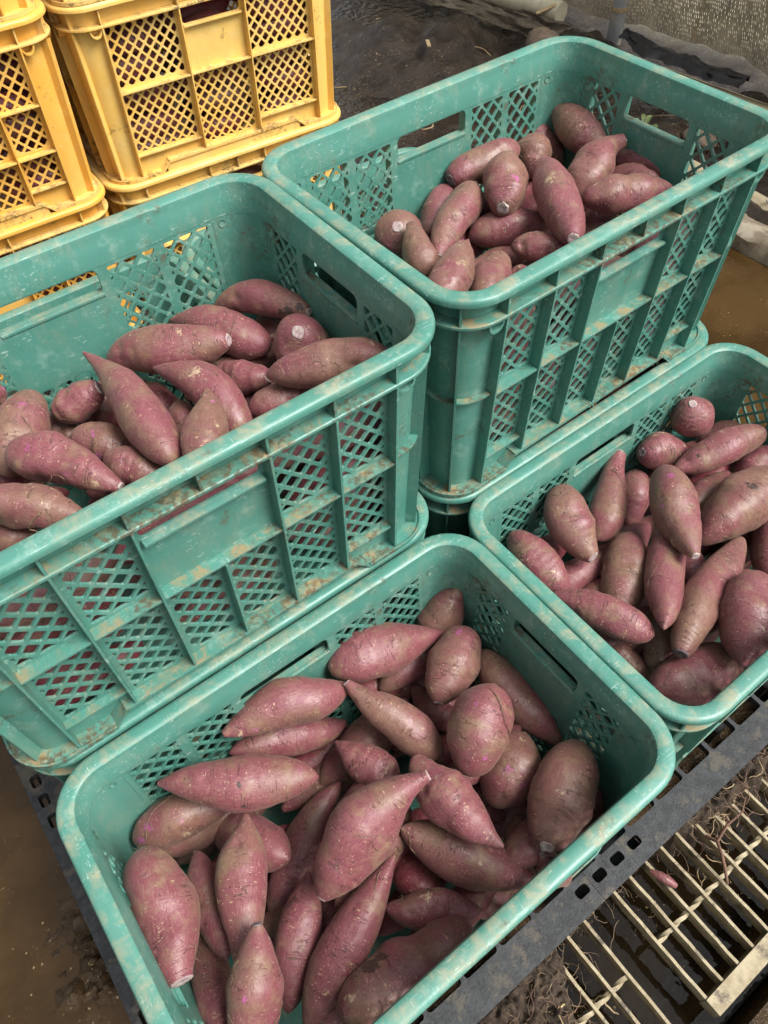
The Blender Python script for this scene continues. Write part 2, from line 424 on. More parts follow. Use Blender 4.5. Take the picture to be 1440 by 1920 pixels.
def loop_path(d, n=9):
    p = []
    for k in range(4):
        c = corner_path(k, d, RC, n)[1:-1]
        p += c if k in (1, 3) else c[::-1]
    # order: corner0 reversed runs left->front, corner1 front->right ...
    return p
def sweep_loop(mb, prof, n=9):
    paths = [loop_path(d, n) for d, z in prof]; m = len(paths[0]); o = len(mb.v)
    for (d, z), P_ in zip(prof, paths): mb.v += [(x, y, z) for x, y in P_]
    k = len(prof)
    for a in range(k):
        b = (a + 1) % k
        for i in range(m):
            j = (i + 1) % m; mb.f.append((o + a * m + i, o + a * m + j, o + b * m + j, o + b * m + i))

def make_crate(name, mat, ledge, long_ribs, short_ribs, mids=(.150,), chan_long=None, chan_short=None, lat=(.021, .0234, .0017), sub=True, skirt=False):
    root = empty(name)
    # rim
    r = MB(); z = HC
    sweep_loop(r, [(.0206, z - .0371), (.0198, z - .016), (.0186, z - .013), (.0184, z - .006), (.0176, z - .0022), (.0150, z - .0003), (.0110, z), (.0055, z - .0001), (.0022, z - .0009), (.0006, z - .0026), (0, z - .0050),
                   (.0002, z - .0088), (.0022, z - .0090), (.0026, z - .0068), (.0160, z - .0062), (.0172, z - .0085), (.0172, z - .037)], 10)
    r.build('rim', mat, root, 40)
    fl = MB()
    sweep_loop(fl, [(.0171, z - .0322), (.0046, z - .0328), (.0034, z - .0336), (.0034, z - .0364), (.0042, z - .0372), (.0171, z - .0371)], 10)
    # channel ribs between the two flanges
    for side in range(4):
        S = side_fn(side); L = LX if side % 2 == 0 else LY
        for u in ((chan_long or long_ribs) if side % 2 == 0 else (chan_short or short_ribs)):
            fl.box((u - .0013, z - .0335, .0044), (u + .0013, z - .0066, .0168), lambda a, b, c: S(a, b, c))
    for k in range(4):
        q0, q1 = corner_path(k, .0044, .1, 8)[5], corner_path(k, .0175, .1, 8)[5]
        d = Vector((q1[0] - q0[0], q1[1] - q0[1], 0)).normalized(); w = Vector((-d.y, d.x, 0)) * .0013
        A, B = Vector((*q0, 0)), Vector((*q1, 0))
        P_ = [A - w, A + w, B + w, B - w]
        fl.add([(p.x, p.y, z - .0335) for p in P_] + [(p.x, p.y, z - .0066) for p in P_], [(0, 3, 2, 1), (4, 5, 6, 7), (0, 1, 5, 4), (1, 2, 6, 5), (2, 3, 7, 6), (3, 0, 4, 7)])
    fl.build('rim_flange', ledge, root)
    T = .003
    for side in range(4):
        S = side_fn(side); lng = side % 2 == 0; L = LX if lng else LY
        ribs = long_ribs if lng else short_ribs; e0, e1 = ribs[0], ribs[-1]; mid = L / 2
        hL = max(r_ for r_ in ribs if r_ < mid - .03); hR = min(r_ for r_ in ribs if r_ > mid + .03)
        F = lambda u, v, t: S(u, v, dw(v) + t)
        lower = sorted(list(ribs) + ([mid] if sub and mid not in ribs else []))
        upper = sorted(r_ for r_ in ribs if abs(r_ - mid) > .03)
        g = .0042; m0 = mids[0]; m1 = m0 + .007
        wall = MB()
        def R_(u0, u1, v0, v1):
            if u1 > u0 + 1e-5 and v1 > v0 + 1e-5: ring_cell(wall, rect(u0, u1, v0, v1), [], F, 0, T)
        # vertical strips behind ribs, horizontal strips
        zt, zb = .2565, .022
        for a, b in zip(lower[:-1], lower[1:]):
            end = a == e0 or b == e1
            z0 = .042 if (end and lng) else zb
            R_(a + g, b - g, 0.0, z0)
            lp = MB(); lattice(lp, a + g, b - g, z0, m0, F, 0, T, *lat); lp.build('lattice_panel', mat, root)
        for a, b in zip(upper[:-1], upper[1:]):
            if abs((a + b) / 2 - mid) < .02 and a == hL:
                continue
            R_(a + g, b - g, m0, m1); R_(a + g, b - g, zt, .2584)
            tops = [m1] + [q for q in mids[1:]] + [zt]
            for q0, q1 in zip(tops[:-1], tops[1:]):
                lp = MB(); lattice(lp, a + g, b - g, q0, q1, F, 0, T, *lat); lp.build('lattice_panel', mat, root)
        for a in sorted(set(lower) | set(upper)):
            zz = .2584 if a in upper else m0
            if a == e0: R_(a - .001, a + g, 0, zz)
            elif a == e1: R_(a - g, a + .001, 0, zz)
            else: R_(a - g, a + g, 0, zz)
        # handle opening over the plain panel
        R_(hL + g, hR - g, m0, m1)
        lb = MB(); u0, u1 = hL + g, hR - g
        ring_cell(lb, rect(u0, u1, m1, .2584), chamfer(chamfer(rect(u0 + .0015, u1 - .0015, .2292, .2576), .004), .002), F, 0, T)
        lb.box((u0 + .001, .2258, -.008), (u1 - .001, .2289, .0042), lambda a, b, c: S(a, b, dw(b) + c))
        lb.build('handle_panel', mat, root)
        # dimples near the corners on the inside
        for u in (e0 - .012, e1 + .012):
            if lng or True:
                c = [(u + .0048 * math.cos(i * math.pi / 5), .2515 + .0048 * math.sin(i * math.pi / 5)) for i in range(10)]
                c2 = [(u + .0034 * math.cos(i * math.pi / 5), .2515 + .0034 * math.sin(i * math.pi / 5)) for i in range(10)]
                ring_cell(wall, c, c2, F, T + .0002, T + .0010)
        wall.build('side_wall', mat, root)
        rb = MB()
        for u in ribs:
            vs_ = []
            for (v) in (0.018 if e0 < u < e1 else .003, .2584):
                for uu in (u - .0013, u + .0013):
                    vs_.append(S(uu, v, dr(v))); vs_.append(S(uu, v, dw(v) + .0008))
            if abs(u - mid) < .01: continue
            one = MB(); one.add(vs_, [(0, 1, 3, 2), (4, 6, 7, 5), (0, 2, 6, 4), (1, 5, 7, 3), (0, 4, 5, 1), (2, 3, 7, 6)]); one.build('rib', mat, root)
        if sub:
            one = MB(); vs_ = []
            for v in (.018, m0 + .001):
                for uu in (mid - .0013, mid + .0013):
                    vs_.append(S(uu, v, dr(v))); vs_.append(S(uu, v, dw(v) + .0008))
            one.add(vs_, [(0, 1, 3, 2), (4, 6, 7, 5), (0, 2, 6, 4), (1, 5, 7, 3), (0, 4, 5, 1), (2, 3, 7, 6)]); one.build('rib', mat, root)
        for i, mm in enumerate(mids):
            one = MB()
            rr = sorted(set(r_ for r_ in ribs if abs(r_ - mid) > .01) if i == 0 else set(upper))
            for a, b in zip(rr[:-1], rr[1:]):
                if i > 0 and a == hL: continue
                one.box((a + .0013, mm + .0015, dr(mm) + .0012), (b - .0013, mm + .0043, dw(mm) + .0008), lambda p, q, w_: S(p, q, w_))
            one.build('cross_rib', ledge, root)
        # bottom rail and skirt
        bf = MB()
        i0 = min(ribs[1] - .012, .122); i1 = L - i0
        bf.box((i0, .0150, .0125), (i1, .0200, dw(.018) + .0008), lambda p, q, w_: S(p, q, w_))
        if skirt: bf.box((i0 - .006, -.0045, .0190 - .0045), (i1 + .006, .0149, .0180), lambda p, q, w_: S(p, q, w_))
        for a, b in ((e0, ribs[1]), (ribs[-2], e1)):
            bf.box((a + .0013, .0385, dr(.04) + .005), (b - .0013, .0412, dw(.04) + .0008), lambda p, q, w_: S(p, q, w_))
        bf.build('base_rail', ledge, root)
        # small eyes under the flange beside the end ribs
        for u, sg in ((e0 - .0115, 1), (e1 + .0115, -1)):
            n = 12; ey = MB()
            for i in range(n):
                a0, a1 = math.pi * (1 + i / n), math.pi * (1 + (i + 1) / n)
                q = []
                for a in (a0, a1):
                    for rr_ in (.0080, .0105):
                        q.append((u + rr_ * math.cos(a), .2575 + rr_ * 1.25 * math.sin(a)))
                d0, d1 = .0060, .0176
                P_ = [S(x, y, d) for d in (d0, d1) for x, y in (q[0], q[1], q[3], q[2])]
                ey.add(P_, [(0, 1, 2, 3), (4, 7, 6, 5), (0, 4, 5, 1), (2, 6, 7, 3), (1, 5, 6, 2), (0, 3, 7, 4)])
            ey.build('drain_eye', mat, root)
    for k in range(4):
        ca = MB(); zs = [0, .05, .1, .15, .2, .2584]; N = 11
        ext = .0665
        A = [[(x, y, zz) for x, y in corner_path(k, dw(zz), ext, N - 2)] for zz in zs]; B = [[(x, y, zz) for x, y in corner_path(k, dw(zz) + T, ext, N - 2)] for zz in zs]
        n = len(A[0]); o = 0
        ca.v = [p for row in A for p in row] + [p for row in B for p in row]
        off = len(zs) * n
        for i in range(len(zs) - 1):
            for j in range(n - 1):
                a = i * n + j; ca.f += [(a, a + 1, a + n + 1, a + n), (off + a, off + a + n, off + a + n + 1, off + a + 1)]
        ca.build('corner_post', mat, root, 35)
        # diagonal corner rib, ring rib, foot flange
        cr = MB(); vs_ = []
        for v in (.003, .2584):
            q0, q1 = corner_path(k, dr(v) + .002, .1, 8)[5], corner_path(k, dw(v) + .001, .1, 8)[5]
            d = Vector((q1[0] - q0[0], q1[1] - q0[1], 0)).normalized(); w = Vector((-d.y, d.x, 0)) * .0013
            for p in (Vector((*q0, v)) - w, Vector((*q1, v)) - w, Vector((*q0, v)) + w, Vector((*q1, v)) + w): vs_.append(tuple(p))
        cr.add(vs_, [(0, 1, 3, 2), (4, 6, 7, 5), (0, 2, 6, 4), (1, 5, 7, 3), (0, 4, 5, 1), (2, 3, 7, 6)])
        cr.build('rib', mat, root)
        def arc_strip(d0f, d1f, ztop, zbot, ext, nm, smooth=None, zf=None, d1=None):
            mb = MB(); P0 = corner_path(k, d0f, ext, 10); P1 = corner_path(k, d1f, ext, 10); n = len(P0)
            if zf:   # prepend ramps
                pass
            for i in range(n):
                for (P_, zz) in ((P0, ztop), (P1, ztop), (P1, zbot), (P0, zbot)): mb.v.append((P_[i][0], P_[i][1], zz))
            for i in range(n - 1):
                for c in range(4):
                    c2 = (c + 1) % 4; mb.f.append((4 * i + c, 4 * i + c2, 4 * i + 4 + c2, 4 * i + 4 + c))
            mb.f += [(0, 1, 2, 3), (4 * n - 1, 4 * n - 2, 4 * n - 3, 4 * n - 4)]
            return mb
        if sub: arc_strip(dr(.15) + .006, dw(.15) + .0008, .1545, .1520, .0645, '').build('cross_rib', ledge, root, 35)
        fm = arc_strip(.0100, dw(0) + .0008, .0042, .0002, .105, '')
        # raised lip on the outside of the foot and the slanted ends
        lip = arc_strip(.0100, .0122, .0062, .0043, .105, ''); fm.add(lip.v, lip.f)
        for (sx, L) in ((0, LX), (1, LY)):
            sides = {0: (0, 3), 1: (1, 0), 2: (2, 1), 3: (3, 2)}[k]
            # side index and whether the corner is at the start (u=0) or end (u=L) of that side
        for side in range(4):
            S = side_fn(side); L = LX if side % 2 == 0 else LY
            ribs = long_ribs if side % 2 == 0 else short_ribs
            for at_end in (False, True):
                kk = {0: (0, 1), 1: (1, 2), 2: (2, 3), 3: (3, 0)}[side][1 if at_end else 0]
                if kk != k: continue
                ua, ub = .105, min(max(ribs[1] - .012, .112), .122)
                m_ = (lambda u: L - u) if at_end else (lambda u: u)
                vs_ = [S(m_(ua), .0042, .0100), S(m_(ua), .0042, dw(0)), S(m_(ub), .0182, .0125), S(m_(ub), .0182, dw(.018)), S(m_(ua), .0002, .0100), S(m_(ua), .0002, dw(0)), S(m_(ub), .0150, .0125), S(m_(ub), .0150, dw(.018))]
                fm.add(vs_, [(0, 1, 3, 2), (4, 6, 7, 5), (0, 2, 6, 4), (1, 5, 7, 3), (0, 4, 5, 1), (2, 3, 7, 6)])
        fm.build('foot_flange', ledge, root)
    fb = MB(); d = dw(0) + .004
    fb.box((d - LX / 2, d - LY / 2, .001), (LX / 2 - d, LY / 2 - d, .004)); fb.build('crate_floor', mat, root)
    return root

GL = [.067, .132, .198, .26, .322, .388, .453]; GS = [.067, .125, .235, .293]
green0 = make_crate('green_crate', GREEN, GREEN_LEDGE, GL, GS)
YL = [.067, .2, .32, .453]; YS = [.067, .125, .235, .293]
yellow0 = make_crate('yellow_crate', YELLOW, YELLOW_LEDGE, YL, YS, (.150,), [.067, .2, .26, .32, .453], None, (.0190, .0212, .0018), sub=False, skirt=True)
amber0 = make_crate('yellow_crate', AMBER, YELLOW_LEDGE, [.067, .2, .32, .386, .453], YS, (.095, .170), [.067, .2, .26, .32, .453], None, (.0200, .0222, .0018), sub=False, skirt=True)
collect(None)

ZB = .1496
def place(root, first, x, y, rz, z, label, group):
    o = root if first else copy_tree(root)
    if not first: pass
    c, s = math.cos(rz), math.sin(rz)
    o.location = (x + c * LX / 2 - s * LY / 2, y + s * LX / 2 + c * LY / 2, z); o.rotation_euler = (0, 0, rz)
    tag(o, label, 'crate', group); return o
gg = 'green crates stacked on the black pallet'
place(green0, True, 0, 0, 0, ZB, 'low green crate nearest the viewer, at the near left corner of the black pallet', gg)
place(green0, False, .5213, .0103, .0069, ZB, 'low green crate of pink sweet potatoes at the right, cut off by the picture', gg)
place(green0, False, -.0090, .3635, 0, ZB, 'green crate mostly hidden underneath the big left green crate', gg)
place(green0, False, .5130, .3685, .0040, ZB, 'green crate mostly hidden underneath the upper far green crate', gg)
place(green0, False, -.0169, .3548, -.0024, ZB + HC, 'big green crate at the left, stacked on another, long lattice side facing the viewer', gg)
place(green0, False, .5087, .3618, .02346, ZB + HC, 'upper green crate farthest back, stacked, its corner post towards the viewer', gg)
place(green0, False, .5180, .7290, 0, ZB, 'low green crate behind the upper far one, its rim glimpsed through a handle slot', gg)
place(green0, False, -.0060, .7242, 0, ZB, 'low green crate behind the big left one, seen only through its far lattice and slot', gg)
yg = 'yellow crates stacked behind the green ones'
YX, YY, YZ, YA = .5215, 1.330, .4200, -.062
AX, AY, AZ, AA = -.0042, 1.322, .4330, -.035
place(yellow0, True, YX, YY, YA, YZ, 'pale yellow crate with black stains, its whole long side and handle panel in view', yg)
place(yellow0, False, YX - .004, YY + .002, YA, YZ - HC, 'yellow crate directly below the pale stained one, only its dirty rim showing', yg)
place(yellow0, False, YX - .004, YY - .006, YA - .01, YZ + HC, 'yellow crate on top of the pale stained one, only its foot edge in the picture', yg)
place(amber0, True, AX, AY, AA, AZ, 'orange yellow crate in the left stack with three rows of lattice in view', yg)
place(amber0, False, AX - .002, AY + .002, AA, AZ - HC, 'orange yellow crate at the bottom of the left stack, lattice just above the green rim', yg)
place(amber0, False, AX - .004, AY + .002, AA - .012, AZ + HC, 'orange yellow crate at the top left corner of the picture, only its base showing', yg)

# ------------------------------------------------------------------ sweet potatoes
def prof(t, m, qa, qb, a, b):
    s = np.where(t < m, t / m, (1 - t) / (1 - m)); e = np.where(t < m, a, b); q = np.where(t < m, qa, qb)
    return e + (1 - e) * np.power(np.clip(1 - (1 - s) ** 2, 0, 1), q)
def potato_mesh(name, A, M, B, r, m, qa, qb, a, b, seed, rings=52, seg=36, lump=1.0, spots=()):
    rng = np.random.RandomState(seed)
    qa, qb = (q + (.22 if q >= .75 else .10 if q > .52 else .03) for q in (qa, qb))
    A, M, B = (np.array(v, float) for v in (A, M, B)); ctrl = 2 * M - .5 * (A + B)
    t = .5 - .5 * np.cos(np.linspace(.02, 1 - .02, rings) * math.pi); t = (t - t[0]) / (t[-1] - t[0]); t = .003 + .994 * t
    P_ = ((1 - t) ** 2)[:, None] * A + (2 * t * (1 - t))[:, None] * ctrl + (t ** 2)[:, None] * B
    L = np.linalg.norm(B - A); d0 = (B - A) / L
    for k in (1, 2, 2, 3):
        v = rng.uniform(-1, 1, 3); v -= d0 * (v @ d0); P_ = P_ + (np.sin(math.pi * k * t) * (1 if k > 1 else .4))[:, None] * v[None] * L * .020 / k ** .5
    T_ = np.gradient(P_, axis=0); T_ /= np.linalg.norm(T_, axis=1)[:, None]
    u = np.cross(T_[0], [.31, .17, .93]); u /= np.linalg.norm(u); U = []
    for k in range(rings):
        u = u - T_[k] * (u @ T_[k]); u /= np.linalg.norm(u); U.append(u.copy())
    U = np.array(U); W = np.cross(T_, U)
    th = np.linspace(0, 2 * math.pi, seg, endpoint=False)
    rad = .955 * r * prof(t, m, qa, qb, a, b)[:, None] * np.ones((1, seg))
    tt, hh = np.meshgrid(t, th, indexing='ij')
    f = np.zeros_like(rad)
    for k in (1, 2, 2, 3, 4):
        f += rng.uniform(-1, 1) * .028 * np.cos(k * hh + rng.uniform(0, 6.3) + rng.uniform(-2.5, 2.5) * tt) * np.sin(math.pi * tt * rng.uniform(.8, 2.6) + rng.uniform(0, 3))
    for k in range(4): f += rng.uniform(-1, 1) * .016 * np.sin(tt * rng.uniform(6, 22) + rng.uniform(0, 6.3) + .6 * np.cos(hh + rng.uniform(0, 6)))
    for k in range(rng.randint(1, 4)):   # flats and dents
        t0, h0 = rng.uniform(.15, .85), rng.uniform(0, 6.3); dh = (hh - h0 + math.pi) % (2 * math.pi) - math.pi
        f -= rng.uniform(.02, .075) * np.exp(-((tt - t0) / rng.uniform(.06, .2)) ** 2 - (dh / rng.uniform(.4, .9)) ** 2)
    for k in range(9): f += .0034 * rng.uniform(.3, 1) * np.sin(tt * rng.uniform(30, 70) + 1.2 * np.sin(hh * rng.randint(1, 3) + rng.uniform(0, 6)) + rng.uniform(0, 6))
    rad = rad * (1 + lump * f)
    mark = np.zeros((rings, seg, 3))
    def dist(t0, h0):
        dx = (tt - t0) * L; dy = np.abs((hh - h0 + math.pi) % (2 * math.pi) - math.pi) * rad
        return np.sqrt(dx ** 2 + dy ** 2)
    for k in range(rng.randint(5, 10)):      # eyes
        d = dist(rng.uniform(.12, .88), rng.uniform(0, 6.3)); s = rng.uniform(.002, .0055)
        rad -= rng.uniform(.0010, .0032) * np.exp(-(d / s) ** 2); mark[..., 0] = np.maximum(mark[..., 0], .45 * np.exp(-(d / (s * .55)) ** 2))
    if lump > 0:
        for k in range(rng.randint(0, 4)):
            d = dist(rng.uniform(.05, .95), rng.uniform(0, 6.3)); s = rng.uniform(.002, .008); mark[..., 1] = np.maximum(mark[..., 1], rng.uniform(.3, .62) * np.exp(-(d / s) ** 2))
        for k in range(rng.randint(1, 4)):
            d = dist(rng.uniform(.05, .95), rng.uniform(0, 6.3)); s = rng.uniform(.003, .009); mark[..., 2] = np.maximum(mark[..., 2], .55 * np.exp(-(d / s) ** 2))
    V = P_[:, None, :] + (U[:, None, :] * np.cos(th)[None, :, None] + W[:, None, :] * np.sin(th)[None, :, None]) * rad[..., None]
    for (ch, t0, s, wd_) in spots:           # placed marks, on the side that looks at the camera
        k = int(np.argmin(np.abs(t - t0))); v = np.array(CAM) - P_[k]; h0 = math.atan2(v @ W[k], v @ U[k]) + wd_
        d = dist(t0, h0); mark[..., ch] = np.maximum(mark[..., ch], np.clip((.78 if ch == 1 else .62 if ch == 2 else .95) * np.exp(-(d / s) ** 2), 0, 1))
    o = .5 * (A + B); X = (B - A) / L; Y = np.cross(X, [.2, .1, 1.]); Y /= np.linalg.norm(Y); Z = np.cross(X, Y)
    Rm = np.stack([X, Y, Z], 1)
    def loc(p): return (p - o) @ Rm
    tipA = P_[0] - T_[0] * (r * .05 if a == 0 else .0001); tipB = P_[-1] + T_[-1] * (r * .05 if b == 0 else .0001)
    vv = np.concatenate([V.reshape(-1, 3), tipA[None], tipB[None]]); vv = loc(vv)
    fs = []
    for i in range(rings - 1):
        for j in range(seg):
            j2 = (j + 1) % seg; fs.append((i * seg + j, i * seg + j2, (i + 1) * seg + j2, (i + 1) * seg + j))
    n0 = rings * seg
    for j in range(seg):
        j2 = (j + 1) % seg; fs.append((n0, j2, j)); fs.append((n0 + 1, (rings - 1) * seg + j, (rings - 1) * seg + j2))
    me = bpy.data.meshes.new(name); me.from_pydata(vv.tolist(), [], fs)
    ca = me.color_attributes.new('mark', 'FLOAT_COLOR', 'POINT')
    cc = np.zeros((len(vv), 4)); cc[:n0, :3] = mark.reshape(-1, 3); cc[:, 3] = 1
    ca.data.foreach_set('color', cc.ravel()); me.polygons.foreach_set('use_smooth', [True] * len(fs)); me.update()
    mat4 = Matrix.Identity(4)
    for i in range(3):
        for j in range(3): mat4[i][j] = Rm[i, j]
        mat4[i][3] = o[i]
    info = dict(P=P_, U=U, W=W, T=T_, rad=rad, loc=loc, th=th)
    return me, mat4, info
def cut_disc(info, end, seed, r_end):
    rng = np.random.RandomState(seed); k = 0 if end == 'A' else -1
    c = info['P'][k]; t = info['T'][k] * (-1 if end == 'A' else 1); U, W = info['U'][k], info['W'][k]
    t = t + .14 * rng.uniform(-1, 1) * U + .14 * rng.uniform(-1, 1) * W; t /= np.linalg.norm(t)
    U = U - t * (U @ t); U /= np.linalg.norm(U); W = np.cross(t, U)
    mb = MB(); n = 18; rr = r_end * .88 * (1 + .13 * rng.uniform(-1, 1, n))
    for (fr, h) in ((1.04, -.0012), (1.0, .0008), (.84, .0014), (.45, .0008)):
        for j in range(n):
            a = 2 * math.pi * j / n; mb.v.append(tuple(info['loc'](c + (U * math.cos(a) + W * math.sin(a)) * rr[j] * fr + t * (h + .0004 * rng.uniform(-1, 1)))))
    mb.v.append(tuple(info['loc'](c + t * .0005)))
    for i in range(3):
        for j in range(n): j2 = (j + 1) % n; mb.f.append((i * n + j, i * n + j2, (i + 1) * n + j2, (i + 1) * n + j))
    for j in range(n): mb.f.append((3 * n + j, 3 * n + (j + 1) % n, 4 * n))
    return mb
def root_hair(info, rng, t0, h0, length, r0=.00042, along=0.):
    """a thin root lying along the skin, then lifting off"""
    k = int(t0 * (len(info['P']) - 1)); h = h0; pts = []; n = 11; lift = .0
    tt = t0; P_ = info['P']; Ltot = np.linalg.norm(P_[-1] - P_[0])
    d_h = rng.uniform(-1, 1); d_t = rng.uniform(-1, 1) if along == 0 else along
    for i in range(n):
        k = int(np.clip(tt, 0, .999) * (len(P_) - 1)); ra = info['rad'][k].mean() + .0006 + lift
        pts.append(info['loc'](P_[k] + (info['U'][k] * math.cos(h) + info['W'][k] * math.sin(h)) * ra + np.array([rng.uniform(-1, 1), rng.uniform(-1, 1), rng.uniform(-1, 1)]) * .0008))
        st = length / n; tt += d_t * st / Ltot * .8; h += d_h * st / max(ra, .012); d_h += rng.uniform(-.5, .5); d_t += rng.uniform(-.35, .35)
        lift += (.0012 if along == 0 else .0001) * rng.uniform(0, 1) * (i > 3)
    mb = MB(); mb.tube(pts, [r0 * (1 - .6 * i / (n - 1)) for i in range(n)], 5)
    return mb

